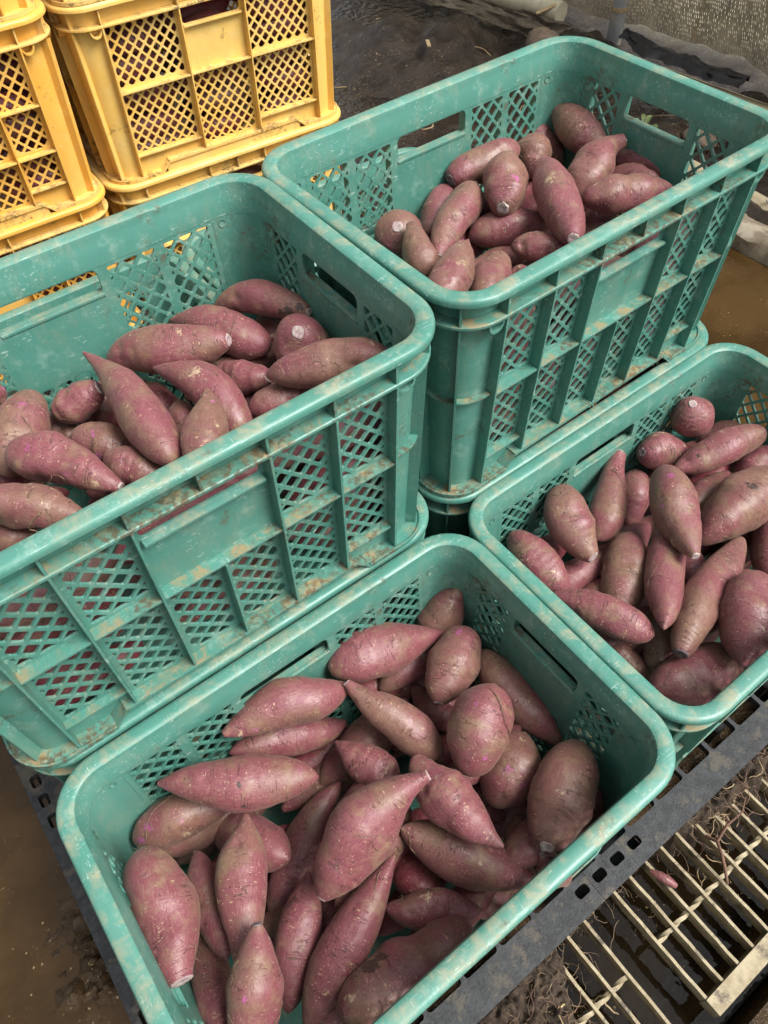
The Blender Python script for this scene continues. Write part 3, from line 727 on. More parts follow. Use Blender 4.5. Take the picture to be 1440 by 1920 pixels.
POT = {}
POT['F'] = [
 ((0.5014,0.3196,0.3558),(0.4690,0.3171,0.3218),(0.4355,0.3144,0.2870),0.0296,0.6,0.9,0.6,0.2,0,'A','sweet potato standing tip up in the far corner of the front green crate'),
 ((0.3072,0.3296,0.3523),(0.3801,0.3143,0.3443),(0.4549,0.2915,0.3325),0.0338,0.4,0.55,1.2,0.1,0.08,'','plump reddish sweet potato along the far wall of the front crate, tail pointing right'),
 ((0.4778,0.2731,0.3416),(0.4303,0.2531,0.3371),(0.3887,0.2278,0.3318),0.0323,0.45,0.5,0.65,0,0.204,'B','fat sweet potato with a violet scraped spot beside the far handle of the front crate'),
 ((0.3203,0.3325,0.2792),(0.3596,0.3121,0.2702),(0.3998,0.2913,0.2611),0.0175,0.5,0.6,0.6,0,0,'','bright crimson sweet potato half buried under the plump one by the far wall'),
 ((0.3972,0.2881,0.2685),(0.3979,0.2474,0.2681),(0.3983,0.2081,0.2684),0.0205,0.6,0.8,0.6,0.12,0,'','small dusky sweet potato wedged in the middle of the front crate beside the tan one'),
 ((0.4380,0.1923,0.3779),(0.3973,0.1678,0.3586),(0.3548,0.1475,0.3412),0.0362,0.45,0.5,0.5,0,0.05,'','fat tan oval sweet potato with a dark root crossing it, in the front crate'),
 ((0.4814,0.2536,0.3140),(0.4799,0.1820,0.2907),(0.4876,0.1123,0.2725),0.0278,0.45,0.5,0.85,0,0.08,'','long smooth maroon sweet potato lying along the right wall of the front crate'),
 ((0.3118,0.2990,0.3668),(0.3363,0.2415,0.3373),(0.3610,0.1836,0.3076),0.0255,0.68,0.95,0.6,0.204,0,'A','slim tapering sweet potato slanting down from the centre of the front crate'),
 ((0.1694,0.3295,0.3739),(0.2418,0.3198,0.3646),(0.3171,0.3009,0.3508),0.0289,0.58,0.85,0.75,0.12,0.08,'','spindle shaped pink sweet potato by the left far lattice of the front crate'),
 ((0.1668,0.3311,0.3180),(0.2323,0.3148,0.2957),(0.3024,0.2964,0.2741),0.0245,0.5,0.6,0.6,0,0,'','dim sweet potato lying just under the pink spindle shaped one'),
 ((0.2352,0.2589,0.2533),(0.3058,0.2662,0.2611),(0.3797,0.2735,0.2702),0.0292,0.5,0.6,0.6,0,0,'','brown red sweet potato passing under the slim tapering one in the front crate'),
 ((0.2722,0.2729,0.3036),(0.2866,0.2320,0.3008),(0.3006,0.1921,0.2984),0.0250,0.62,1,0.55,0.08,0,'','teardrop sweet potato whose thin neck points left at the centre of the front crate'),
 ((0.0888,0.3284,0.3667),(0.1570,0.2811,0.3575),(0.2285,0.2357,0.3509),0.0294,0.55,0.8,0.55,0.07,0,'','long dusty sweet potato with two dark cracks lying level on top in the front crate'),
 ((0.0351,0.3174,0.3010),(0.0924,0.3052,0.3060),(0.1505,0.2887,0.3086),0.0264,0.4,0.5,0.6,0,0,'','sweet potato with violet knobs on its end, left far corner of front crate'),
 ((0.1093,0.3154,0.2450),(0.1357,0.2541,0.2771),(0.1594,0.1976,0.3109),0.0298,0.6,0.7,0.6,0.238,0,'A','sweet potato with a grey cut end tucked behind the upright vase shaped one'),
 ((0.1473,0.2472,0.3576),(0.1075,0.1875,0.3578),(0.0723,0.1330,0.3633),0.0260,0.4,1,0.75,0.12,0.2,'','vase shaped upright sweet potato with a pale collar, left of centre in the front crate'),
 ((0.0478,0.2738,0.3819),(0.0407,0.2072,0.3836),(0.0280,0.1489,0.3880),0.0313,0.36,0.5,0.95,0,0.374,'B','big drop shaped sweet potato against the left wall with a torn pale tip'),
 ((0.0864,0.2614,0.3135),(0.0705,0.2046,0.3254),(0.0639,0.1490,0.3422),0.0193,0.45,0.7,0.6,0.1,0,'','narrow dark sweet potato between the drop shaped and the vase shaped ones'),
 ((0.0511,0.2098,0.2847),(0.0398,0.1501,0.3172),(0.0315,0.0971,0.3552),0.0205,0.5,0.6,0.6,0,0,'','brown sweet potato half hidden by the left wall near the near corner'),
 ((0.1054,0.1433,0.4030),(0.0744,0.1038,0.3798),(0.0444,0.0657,0.3579),0.0264,0.48,0.95,0.5,0.2,0,'A','sweet potato with a purple collared neck at the bottom edge of the picture'),
 ((0.2565,0.2438,0.2638),(0.1753,0.2115,0.2468),(0.1081,0.1675,0.2288),0.0267,0.5,0.7,0.6,0,0,'','long shaded sweet potato running behind the thick horned one'),
 ((0.1666,0.1408,0.3325),(0.2360,0.1615,0.3637),(0.3151,0.1581,0.3842),0.0356,0.44,0.8,1.35,0.204,0.2,'AB','thick horned sweet potato, largest on top of the front crate, with a sawn lower tip'),
 ((0.2998,0.1688,0.2831),(0.2342,0.1511,0.2850),(0.1735,0.1342,0.2894),0.0266,0.45,0.6,0.7,0,0,'','pinkish sweet potato peeping out along the underside of the thick horned one'),
 ((0.1700,0.1779,0.2955),(0.1248,0.1319,0.2795),(0.0825,0.0884,0.2663),0.0247,0.45,0.8,0.55,0.06,0,'','slender reddish sweet potato left of the long sloping one near the picture bottom'),
 ((0.2502,0.1310,0.3188),(0.1634,0.0988,0.3021),(0.0888,0.0604,0.2869),0.0262,0.55,0.8,0.55,0.06,0,'','long reddish sweet potato with a pale root on its flank, front crate'),
 ((0.2762,0.0369,0.2752),(0.1957,0.0415,0.2956),(0.1230,0.0503,0.3220),0.0352,0.5,0.5,0.5,0,0,'','huge two lobed sweet potato by the near wall with a dark scab'),
 ((0.2717,0.1497,0.3139),(0.3166,0.0858,0.2865),(0.3674,0.0236,0.2626),0.0305,0.45,0.7,0.75,0,0,'','broad brown sweet potato with a long root strand across it, by the near wall'),
 ((0.3235,0.1895,0.3555),(0.3233,0.1239,0.3519),(0.3363,0.0628,0.3569),0.0277,0.38,0.75,0.75,0.18,0.06,'','wrinkled sweet potato with a sunken eye, touching the horn of the thick one'),
 ((0.4539,0.1467,0.3026),(0.4135,0.1280,0.2910),(0.3742,0.1098,0.2801),0.0361,0.45,0.5,0.55,0,0.05,'','stubby rounded sweet potato with bright violet scrapes in the front crate'),
 ((0.4896,0.0951,0.3214),(0.4311,0.0691,0.3212),(0.3802,0.0397,0.3221),0.0364,0.48,0.5,0.55,0,0.204,'B','large dull oval sweet potato with pale round cut, right near corner of front crate'),
 ((0.3761,0.1801,0.2437),(0.3812,0.1387,0.2352),(0.3860,0.0984,0.2272),0.0223,0.5,0.6,0.6,0,0,'','sweet potato with magenta freckles lying under the wrinkled one'),
 ((0.3946,0.0941,0.2575),(0.3806,0.0644,0.2407),(0.3667,0.0352,0.2243),0.0231,0.5,0.6,0.6,0,0,'','brown sweet potato standing left of the large dull oval one'),
 ((0.3792,0.0394,0.2943),(0.3938,0.0250,0.2350),(0.4087,0.0086,0.1745),0.0168,0.4,0.6,0.6,0.238,0,'A','little cut ended sweet potato under the large dull oval one'),
 ((0.4937,0.0539,0.2528),(0.4507,0.0398,0.2246),(0.4077,0.0255,0.1964),0.0219,0.5,0.6,0.6,0,0,'','pink sweet potato mostly hidden behind the large dull oval one'),
 ((0.2588,0.1495,0.2381),(0.2632,0.1109,0.2378),(0.2673,0.0738,0.2382),0.0251,0.5,0.6,0.6,0,0,'','crimson sweet potato in shade beneath the broad brown one'),
 ((0.2151,0.1050,0.2776),(0.2561,0.0728,0.2698),(0.2976,0.0403,0.2621),0.0215,0.5,0.6,0.6,0,0,'','dark level sweet potato just above the huge two lobed one'),
 ((0.2837,0.0665,0.2447),(0.3314,0.0468,0.2045),(0.3828,0.0250,0.1644),0.0257,0.5,0.6,0.6,0,0,'','shadowed sweet potato in the gap between the broad brown one and the near wall'),
 ((0.1634,0.1650,0.2451),(0.1632,0.1332,0.2478),(0.1630,0.1027,0.2513),0.0213,0.5,0.6,0.6,0,0,'','shadowed sweet potato glimpsed just below the thick horned one'),
 ((0.0081,0.1966,0.3084),(0.0120,0.1719,0.2777),(0.0161,0.1462,0.2466),0.0188,0.5,0.6,0.6,0,0,'','shadowed sweet potato beneath the torn tip of the big drop shaped one'),
]
POT['R'] = [
 ((0.9270,0.3277,0.4044),(0.9380,0.3270,0.3753),(0.9487,0.3258,0.3457),0.0312,0.55,0.6,0.5,0.204,0,'A','round sweet potato with its cut tip up, far corner of the right crate'),
 ((0.8452,0.3320,0.3564),(0.8826,0.3221,0.3402),(0.9208,0.3116,0.3239),0.0299,0.5,0.55,0.55,0.204,0,'A','egg shaped sweet potato with grey cut scar beside the round one, right crate'),
 ((0.8545,0.2835,0.3527),(0.9240,0.2664,0.3621),(0.9939,0.2453,0.3691),0.0246,0.5,0.6,0.5,0,0.3,'','straight tan log shaped sweet potato with a small wound, far side of right crate'),
 ((0.9567,0.3148,0.3058),(0.9864,0.2982,0.3220),(1.0155,0.2819,0.3381),0.0222,0.5,0.6,0.6,0,0,'','shaded sweet potato under the tan log shaped one'),
 ((0.8164,0.3501,0.3584),(0.7584,0.3081,0.3459),(0.6973,0.2743,0.3370),0.0269,0.72,1.75,0.6,0.408,0,'A','long necked bottle shaped sweet potato against the left wall of the right crate'),
 ((0.6957,0.3425,0.3864),(0.6675,0.2992,0.3699),(0.6600,0.2503,0.3588),0.0317,0.42,0.5,0.8,0,0.306,'B','bent sweet potato with stringy roots on its shoulder and a white tip'),
 ((0.8513,0.3350,0.3100),(0.8171,0.3066,0.2971),(0.7836,0.2789,0.2849),0.0269,0.45,0.5,0.6,0,0,'','brown sweet potato behind the pear shaped one in the right crate'),
 ((0.8205,0.2831,0.3845),(0.7734,0.2211,0.3883),(0.7325,0.1621,0.3966),0.0311,0.36,0.5,0.9,0,0.2,'B','pear shaped sweet potato with a violet streak, middle of the right crate'),
 ((0.8349,0.2339,0.3211),(0.8916,0.2401,0.3180),(0.9502,0.2462,0.3158),0.0248,0.5,0.6,0.6,0,0,'','dull sweet potato between the pear shaped and the shiny big one'),
 ((0.8010,0.1879,0.3300),(0.8801,0.1922,0.3475),(0.9623,0.1914,0.3632),0.0386,0.5,0.6,0.55,0,0,'','big shiny pink sweet potato with a grey scab at the right edge of the picture'),
 ((0.9342,0.2240,0.3249),(0.9740,0.2271,0.3308),(1.0144,0.2302,0.3370),0.0236,0.5,0.6,0.6,0,0.1,'','sweet potato with a blunt neck just behind the big shiny pink one'),
 ((0.6049,0.3450,0.3537),(0.6075,0.2919,0.3428),(0.6159,0.2408,0.3356),0.0282,0.5,0.5,0.6,0,0,'','sweet potato lying by the near left wall of the right crate under a pale root'),
 ((0.7998,0.2616,0.3025),(0.7267,0.2589,0.2928),(0.6558,0.2561,0.2839),0.0285,0.45,0.6,0.7,0,0,'','sloping sweet potato behind the bent one with the white tip'),
 ((0.7409,0.2504,0.3364),(0.6878,0.2146,0.3289),(0.6370,0.1805,0.3234),0.0323,0.5,0.5,0.5,0,0,'','upright reddish sweet potato left of the long pale tan one in the right crate'),
 ((0.7799,0.2361,0.3427),(0.7086,0.1749,0.3580),(0.6366,0.1234,0.3791),0.0258,0.5,0.5,0.8,0,0.06,'','long pale tan upright sweet potato with small eyes in the right crate'),
 ((0.8457,0.1576,0.3417),(0.7345,0.1285,0.3517),(0.6367,0.0935,0.3640),0.0262,0.5,0.5,0.7,0,0.374,'B','long sweet potato with a grey ringed cut end, right of the pale tan upright one'),
 ((0.5811,0.2454,0.3547),(0.6118,0.1875,0.3564),(0.6362,0.1295,0.3551),0.0251,0.6,0.6,0.5,0,0,'','dusty brown sweet potato lying over the left rim side of the right crate'),
 ((0.6864,0.1498,0.3259),(0.6585,0.1257,0.3128),(0.6311,0.1022,0.3004),0.0197,0.6,0.6,0.55,0,0.1,'','small upright sweet potato with a violet patch under the long pale tan one'),
 ((0.6175,0.1752,0.3049),(0.6205,0.1386,0.2927),(0.6234,0.1027,0.2809),0.0193,0.5,0.6,0.6,0,0,'','slim sweet potato hugging the left near wall of the right crate'),
 ((0.5906,0.0852,0.3306),(0.6597,0.0717,0.3155),(0.7313,0.0528,0.2981),0.0357,0.55,0.6,0.5,0,0,'','dark plum coloured ridged sweet potato at the near end of the right crate'),
 ((0.7959,0.1039,0.3655),(0.7334,0.0738,0.3640),(0.6788,0.0405,0.3641),0.0371,0.45,0.5,0.85,0,0.08,'','thick sweet potato narrowing to a dark tip by the near wall of the right crate'),
 ((0.9660,0.1696,0.2992),(0.9059,0.1363,0.3039),(0.8481,0.1050,0.3110),0.0305,0.5,0.5,0.5,0,0,'','sweet potato cut off by the right edge of the picture above the thick one'),
 ((0.8131,0.2086,0.2984),(0.7828,0.1723,0.2977),(0.7532,0.1375,0.2984),0.0235,0.5,0.6,0.6,0,0,'','sweet potato glimpsed in shade between the pale tan and the grey ended ones'),
 ((0.9312,0.2513,0.2700),(0.9144,0.2109,0.2734),(0.8974,0.1721,0.2779),0.0255,0.5,0.6,0.6,0,0,'','shaded sweet potato beneath the big shiny pink one'),
 ((0.7212,0.0629,0.2583),(0.7468,0.0552,0.2616),(0.7725,0.0473,0.2649),0.0205,0.5,0.6,0.6,0,0,'','pale sweet potato sliver under the near rim of the right crate'),
]
POT['L'] = [
 ((0.4063,0.6744,0.6114),(0.4492,0.6304,0.6313),(0.4762,0.5719,0.6352),0.0206,0.55,0.7,0.55,0,0.204,'B','sweet potato with a charred black patch near its cut end, left crate'),
 ((0.3580,0.6882,0.6117),(0.3941,0.6328,0.6142),(0.4220,0.5750,0.6115),0.0265,0.62,0.75,0.5,0.05,0,'','fat sweet potato between the charred one and the pale cut one in the left crate'),
 ((0.2678,0.6660,0.6067),(0.3278,0.6302,0.6249),(0.3825,0.5867,0.6360),0.0284,0.5,0.6,0.55,0,0.221,'B','big sweet potato with a white cut end facing right, far side of the left crate'),
 ((0.4391,0.5334,0.6509),(0.4484,0.5459,0.6216),(0.4575,0.5575,0.5917),0.0325,0.5,0.6,0.5,0.2,0,'A','round sweet potato with a bright white cut facing up, left crate right wall'),
 ((0.3848,0.5148,0.6343),(0.4367,0.4703,0.6530),(0.4839,0.4237,0.6682),0.0240,0.45,0.65,0.6,0,0,'','long reddish brown sweet potato reaching under the right rim of the left crate'),
 ((0.3537,0.5901,0.5974),(0.3745,0.5589,0.6075),(0.3942,0.5285,0.6175),0.0190,0.5,0.6,0.55,0,0.34,'B','short sweet potato with a pale cut end in the middle of the left crate'),
 ((0.2495,0.6563,0.6437),(0.2585,0.5571,0.6417),(0.2529,0.4661,0.6383),0.0243,0.66,0.85,0.5,0.07,0,'','long curved sweet potato shaped like a tusk, centre of the left crate'),
 ((0.1934,0.6370,0.5990),(0.2189,0.6280,0.6118),(0.2440,0.6190,0.6244),0.0207,0.4,0.55,0.55,0,0.408,'B','stubby sweet potato with a big pinkish white cut end, left crate'),
 ((0.1877,0.6655,0.6181),(0.1549,0.6204,0.6129),(0.1220,0.5800,0.6105),0.0281,0.45,0.5,0.5,0,0,'','broad upright sweet potato with a magenta smudge at the left edge of the left crate'),
 ((0.1354,0.5739,0.6391),(0.1731,0.5249,0.6392),(0.2027,0.4729,0.6339),0.0248,0.38,0.5,0.85,0,0.2,'B','rough wrinkled sweet potato with a lilac stump by the near rim of the left crate'),
 ((0.0874,0.5420,0.6298),(0.1282,0.5038,0.6315),(0.1649,0.4630,0.6298),0.0222,0.42,0.5,0.7,0,0,'','smooth sweet potato with a twig like root across it, under the rough wrinkled one'),
 ((0.1937,0.5912,0.6021),(0.2163,0.5682,0.6018),(0.2346,0.5423,0.5977),0.0223,0.5,0.5,0.5,0,0,'','rounded sweet potato with a magenta scrape between the tusk and the rough one'),
 ((0.2092,0.5339,0.6149),(0.2273,0.5046,0.6127),(0.2419,0.4743,0.6084),0.0191,0.4,0.5,0.6,0,0,'','brown sweet potato dipping under the near rim beside the rough wrinkled one'),
 ((0.3014,0.6061,0.6282),(0.3307,0.5419,0.6268),(0.3364,0.4758,0.6138),0.0252,0.62,0.85,0.5,0.08,0,'','curved sweet potato with a straw coloured scar, right of the tusk shaped one'),
 ((0.3230,0.5207,0.6487),(0.2963,0.4768,0.6414),(0.2710,0.4345,0.6359),0.0234,0.62,0.85,0.5,0.07,0,'','pointed upright sweet potato in front of the straw scarred one at the near rim'),
 ((0.3542,0.5086,0.6045),(0.3955,0.4993,0.6065),(0.4365,0.4862,0.6061),0.0218,0.45,0.55,0.6,0,0,'','plain sweet potato low by the near rim, right of the pointed upright one'),
 ((0.3098,0.5789,0.5956),(0.2983,0.5508,0.5938),(0.2871,0.5234,0.5925),0.0174,0.5,0.6,0.6,0,0,'','small sweet potato squeezed between the tusk shaped and the pointed ones'),
 ((0.2863,0.6493,0.5786),(0.2965,0.6114,0.5764),(0.3063,0.5743,0.5746),0.0195,0.5,0.6,0.6,0,0,'','wine red sweet potato in shade right behind the tusk shaped one'),
 ((0.2397,0.6530,0.5794),(0.2489,0.6144,0.5792),(0.2577,0.5768,0.5794),0.0180,0.5,0.6,0.6,0,0,'','wine red sweet potato in shade left of the tusk shaped one'),
 ((0.1427,0.6826,0.6217),(0.1542,0.6815,0.6216),(0.1658,0.6804,0.6216),0.0128,0.5,0.6,0.5,0,0,'','sweet potato tip at the left picture edge above the broad upright one'),
 ((0.4530,0.6632,0.5794),(0.4563,0.6290,0.5792),(0.4593,0.5956,0.5794),0.0222,0.5,0.6,0.6,0,0,'','crimson sweet potato in shade beside the round end on one in the left crate'),
 ((0.0758,0.5425,0.5934),(0.0971,0.5226,0.5934),(0.1182,0.5028,0.5934),0.0186,0.5,0.6,0.6,0,0,'','brown sweet potato at the left picture edge below the smooth one'),
 ((0.1775,0.6508,0.5735),(0.1959,0.6362,0.5735),(0.2143,0.6216,0.5735),0.0167,0.5,0.6,0.6,0,0,'','flat looking purple sweet potato behind the rough wrinkled one'),
 ((0.2424,0.4580,0.5994),(0.2934,0.4492,0.5997),(0.3461,0.4397,0.6003),0.0219,0.5,0.6,0.6,0,0,'','sweet potato showing through the near handle slot of the left crate'),
]
POT['T'] = [
 ((0.6584,0.6479,0.6296),(0.6691,0.6594,0.6084),(0.6795,0.6705,0.5869),0.0327,0.5,0.7,0.5,0.238,0,'A','round sweet potato seen end on with a lilac cut, left corner of the top crate'),
 ((0.6668,0.6307,0.6374),(0.6475,0.5929,0.6301),(0.6286,0.5561,0.6236),0.0224,0.75,1,0.5,0.306,0,'A','cone shaped sweet potato with blunt pink tip beside the round one, top crate'),
 ((0.7864,0.6994,0.6116),(0.7470,0.6767,0.6028),(0.7086,0.6544,0.5947),0.0213,0.5,0.5,0.6,0,0,'','brown sweet potato half hidden behind the waisted one in the top crate'),
 ((0.7894,0.6586,0.6298),(0.7255,0.6199,0.6242),(0.6672,0.5781,0.6191),0.0249,0.25,0.5,0.7,0,0.204,'B','sweet potato with a narrow waist and a small lilac tip in the top crate'),
 ((0.7804,0.6911,0.6279),(0.8354,0.6856,0.6352),(0.8908,0.6762,0.6403),0.0258,0.6,0.6,0.6,0.425,0,'A','sweet potato with a broad grey cut end along the far long wall, top crate'),
 ((0.8410,0.6508,0.6548),(0.8080,0.6172,0.6465),(0.7758,0.5845,0.6389),0.0299,0.5,0.5,0.6,0,0.272,'B','shiny pink blunt sweet potato at the centre of the top crate with a round eye'),
 ((0.8245,0.6517,0.6033),(0.8099,0.6497,0.5989),(0.7953,0.6478,0.5945),0.0187,0.5,0.6,0.6,0,0.15,'','small dark sweet potato peeping left of the shiny pink blunt one'),
 ((0.8727,0.6218,0.6522),(0.8314,0.5459,0.6480),(0.7860,0.4761,0.6458),0.0277,0.5,0.5,0.65,0,0.272,'B','long tan sweet potato with pale band ending in a white cut, top crate'),
 ((0.7432,0.6088,0.5986),(0.7950,0.5874,0.6025),(0.8449,0.5609,0.6024),0.0262,0.4,0.55,0.55,0,0,'','level sweet potato with pink fleck below the shiny pink blunt one, top crate'),
 ((0.7558,0.5443,0.6130),(0.7858,0.5158,0.6146),(0.8125,0.4846,0.6130),0.0184,0.4,0.5,0.6,0,0,'','short red brown sweet potato sliding under the near rim of the top crate'),
 ((0.7020,0.5645,0.6348),(0.6484,0.5270,0.6343),(0.5974,0.4906,0.6357),0.0253,0.62,0.9,0.5,0.07,0,'','leaning sweet potato with tan scrapes by the near left corner of the top crate'),
 ((0.7373,0.5369,0.6135),(0.6931,0.5115,0.6105),(0.6505,0.4868,0.6086),0.0254,0.5,0.55,0.5,0,0,'','freckled sweet potato at the near corner, right of the tan scraped one'),
 ((0.7569,0.5324,0.5906),(0.7463,0.5129,0.5905),(0.7358,0.4937,0.5906),0.0145,0.5,0.6,0.6,0,0,'','sliver of sweet potato by the near rim right of the freckled one'),
 ((0.8267,0.6773,0.5685),(0.7915,0.6562,0.5689),(0.7573,0.6354,0.5698),0.0227,0.5,0.6,0.6,0,0,'','deep red sweet potato in shade left of the level one in the top crate'),
 ((0.9560,0.7290,0.6395),(0.9690,0.7075,0.6082),(0.9877,0.6839,0.5781),0.0247,0.5,0.55,0.6,0.12,0,'','sweet potato with a worn tan crown by the far left wall of the top crate'),
 ((0.9324,0.6938,0.6406),(0.9168,0.6759,0.6205),(0.8968,0.6621,0.6010),0.0274,0.45,0.5,0.6,0,0,'','sweet potato leaning in front of the worn crowned one'),
 ((0.9932,0.7154,0.6494),(0.9841,0.6563,0.6396),(0.9822,0.6001,0.6348),0.0274,0.45,0.85,0.6,0.2,0,'A','sweet potato pointing up into the far corner of the top crate'),
 ((0.9898,0.5857,0.6531),(0.9310,0.5805,0.6433),(0.8805,0.5563,0.6253),0.0293,0.6,1.7,0.55,0.34,0,'A','sweet potato with a finger like neck pointing at the far handle of the top crate'),
 ((1.0037,0.6123,0.6175),(1.0157,0.5553,0.6249),(1.0175,0.4961,0.6265),0.0238,0.5,0.55,0.65,0,0,'','sweet potato along the short far wall below the handle of the top crate'),
 ((0.9551,0.5830,0.6116),(0.9685,0.5479,0.6263),(0.9763,0.5085,0.6359),0.0183,0.5,0.6,0.7,0,0.2,'B','sweet potato with a white chip at its end, behind the rosy one'),
 ((0.8624,0.5327,0.6384),(0.9187,0.5082,0.6390),(0.9737,0.4796,0.6365),0.0256,0.42,0.5,0.6,0,0,'','rosy sweet potato lying against the near rim at the right of the top crate'),
 ((0.8992,0.5619,0.5850),(0.9109,0.5416,0.5850),(0.9224,0.5214,0.5850),0.0214,0.5,0.6,0.6,0,0,'','shaded sweet potato under the rosy one in the top crate'),
 ((0.9728,0.6585,0.5794),(0.9522,0.6120,0.5789),(0.9316,0.5670,0.5794),0.0240,0.5,0.6,0.6,0,0,'','shaded sweet potato right of the long tan one in the top crate'),
 ((0.8442,0.4792,0.5962),(0.8975,0.4767,0.5960),(0.9522,0.4737,0.5962),0.0211,0.5,0.6,0.6,0,0,'','sweet potato seen through the near handle slot of the top crate'),
]

SPOTS = {('L', 0): [(0, .86, .008, .35), (0, .94, .0055, -.2), (0, .80, .005, .6)], ('F', 12): [(0, .52, .0035, .05), (0, .545, .003, -.2), (0, .55, .0035, .95)], ('R', 9): [(0, .60, .009, -.25)], ('F', 25): [(0, .75, .010, .9), (0, .68, .008, 1.0)],
         ('F', 2): [(1, .18, .005, .5)], ('F', 13): [(1, .10, .006, .2), (1, .22, .007, -.3), (1, .50, .004, .2)], ('F', 28): [(1, .55, .006, .1), (1, .62, .0045, -.6), (1, .30, .004, .5)], ('F', 5): [(1, .75, .004, -.5), (1, .30, .004, .4)],
         ('L', 8): [(1, .35, .006, .3)], ('L', 11): [(1, .45, .006, -.3)], ('L', 14): [(1, .25, .004, -.3)], ('L', 13): [(2, .42, .012, -.2)], ('T', 5): [(1, .65, .008, -.5)], ('T', 7): [(2, .45, .012, 0)], ('T', 8): [(1, .2, .003, -.4)],
         ('R', 7): [(1, .25, .007, -.2), (1, .5, .006, .5)], ('R', 17): [(1, .3, .005, .1)], ('T', 10): [(2, .3, .006, .3), (2, .55, .007, -.1)], ('R', 2): [(0, .25, .004, -.3)], ('F', 20): [], ('F', 18): [], ('T', 14): [(2, .1, .012, 0)], ('F', 19): [(2, .35, .005, 0), (1, .45, .004, .3)]}
ROOTS = {('F', 5): [(.15, .3, .11, ROOT_DARK, .0007, 1)], ('F', 26): [(.05, .2, .13, ROOT, .0005, 1), (.30, -.5, .09, ROOT, .0005, 1)], ('F', 24): [(.2, .5, .06, ROOT, .0005, 1)], ('R', 5): [(.08, .2, .06, ROOT, .0005, 0), (.12, -.3, .08, ROOT, .0005, 0), (.1, .8, .07, ROOT, .0005, 0)],
         ('R', 4): [(.35, .1, .09, ROOT, .0005, 0), (.3, -.4, .06, ROOT, .0005, 0)], ('R', 11): [(.4, .2, .09, ROOT, .0005, 0), (.35, .6, .05, ROOT, .0004, 0)], ('L', 10): [(.62, .2, .07, ROOT, .0009, 0)], ('L', 8): [(.5, .1, .06, ROOT, .0005, 0)], ('R', 0): [(.5, 1.0, .08, ROOT, .0005, 0), (.4, -1.2, .06, ROOT, .0005, 0)],
         ('F', 8): [(.35, .8, .05, ROOT, .0004, 0)], ('F', 13): [(.25, .3, .05, ROOT, .0005, 0), (.35, .0, .045, ROOT, .0005, 0)], ('F', 17): [(.05, .4, .05, ROOT, .0005, 0)], ('L', 7): [(.4, .6, .06, ROOT_DARK, .0004, 0)]}
GRP = {'F': 'sweet potatoes heaped in the front green crate', 'R': 'sweet potatoes heaped in the right green crate', 'L': 'sweet potatoes heaped in the big left green crate', 'T': 'sweet potatoes heaped in the upper far green crate'}
SAMPLES = []
nseed = 100
for key, rows in POT.items():
    for idx, (A, M, B, r, m, qa, qb, a, b, cut, label) in enumerate(rows):
        nseed += 1; rng = np.random.RandomState(nseed)
        me, m4, info = potato_mesh('sweet_potato', A, M, B, r, m, qa, qb, a, b, nseed, lump=2.4 if 'wrinkled' in label or 'lobed' in label else 1.5, spots=SPOTS.get((key, idx), ()))
        me.materials.append(POTATO_RED if ('crimson' in label or 'wine red' in label or 'deep red' in label) else POTATO)
        o = link('sweet_potato', me); o.matrix_world = m4
        tag(o, label, 'sweet potato', GRP[key])
        SAMPLES.append((np.array(info['P'])[::6], info['rad'].mean(1)[::6]))
        for e in cut:
            d = cut_disc(info, e, nseed, info['rad'][0 if e == 'A' else -1].mean())
            d.build('cut_end', CUT_OLD if ('grey' in label or 'purple' in label or 'collar' in label) else CUT, o, 60)
        def cam_angle(t0):
            k = int(t0 * (len(info['P']) - 1)); v = np.array(CAM) - info['P'][k]; return math.atan2(v @ info['W'][k], v @ info['U'][k])
        if (key, idx) in ROOTS:
            for (t0, dh, ln, mt, r0, al) in ROOTS[(key, idx)]:
                root_hair(info, rng, t0, cam_angle(t0) + dh, ln, r0, al).build('root_hair', mt, o)
        else:
            for q in range(rng.choice([0, 1, 2, 3])):
                t0 = rng.uniform(.1, .9); root_hair(info, rng, t0, cam_angle(t0) + rng.uniform(-1.1, 1.1), rng.uniform(.014, .05), .00034).build('root_hair', ROOT, o)

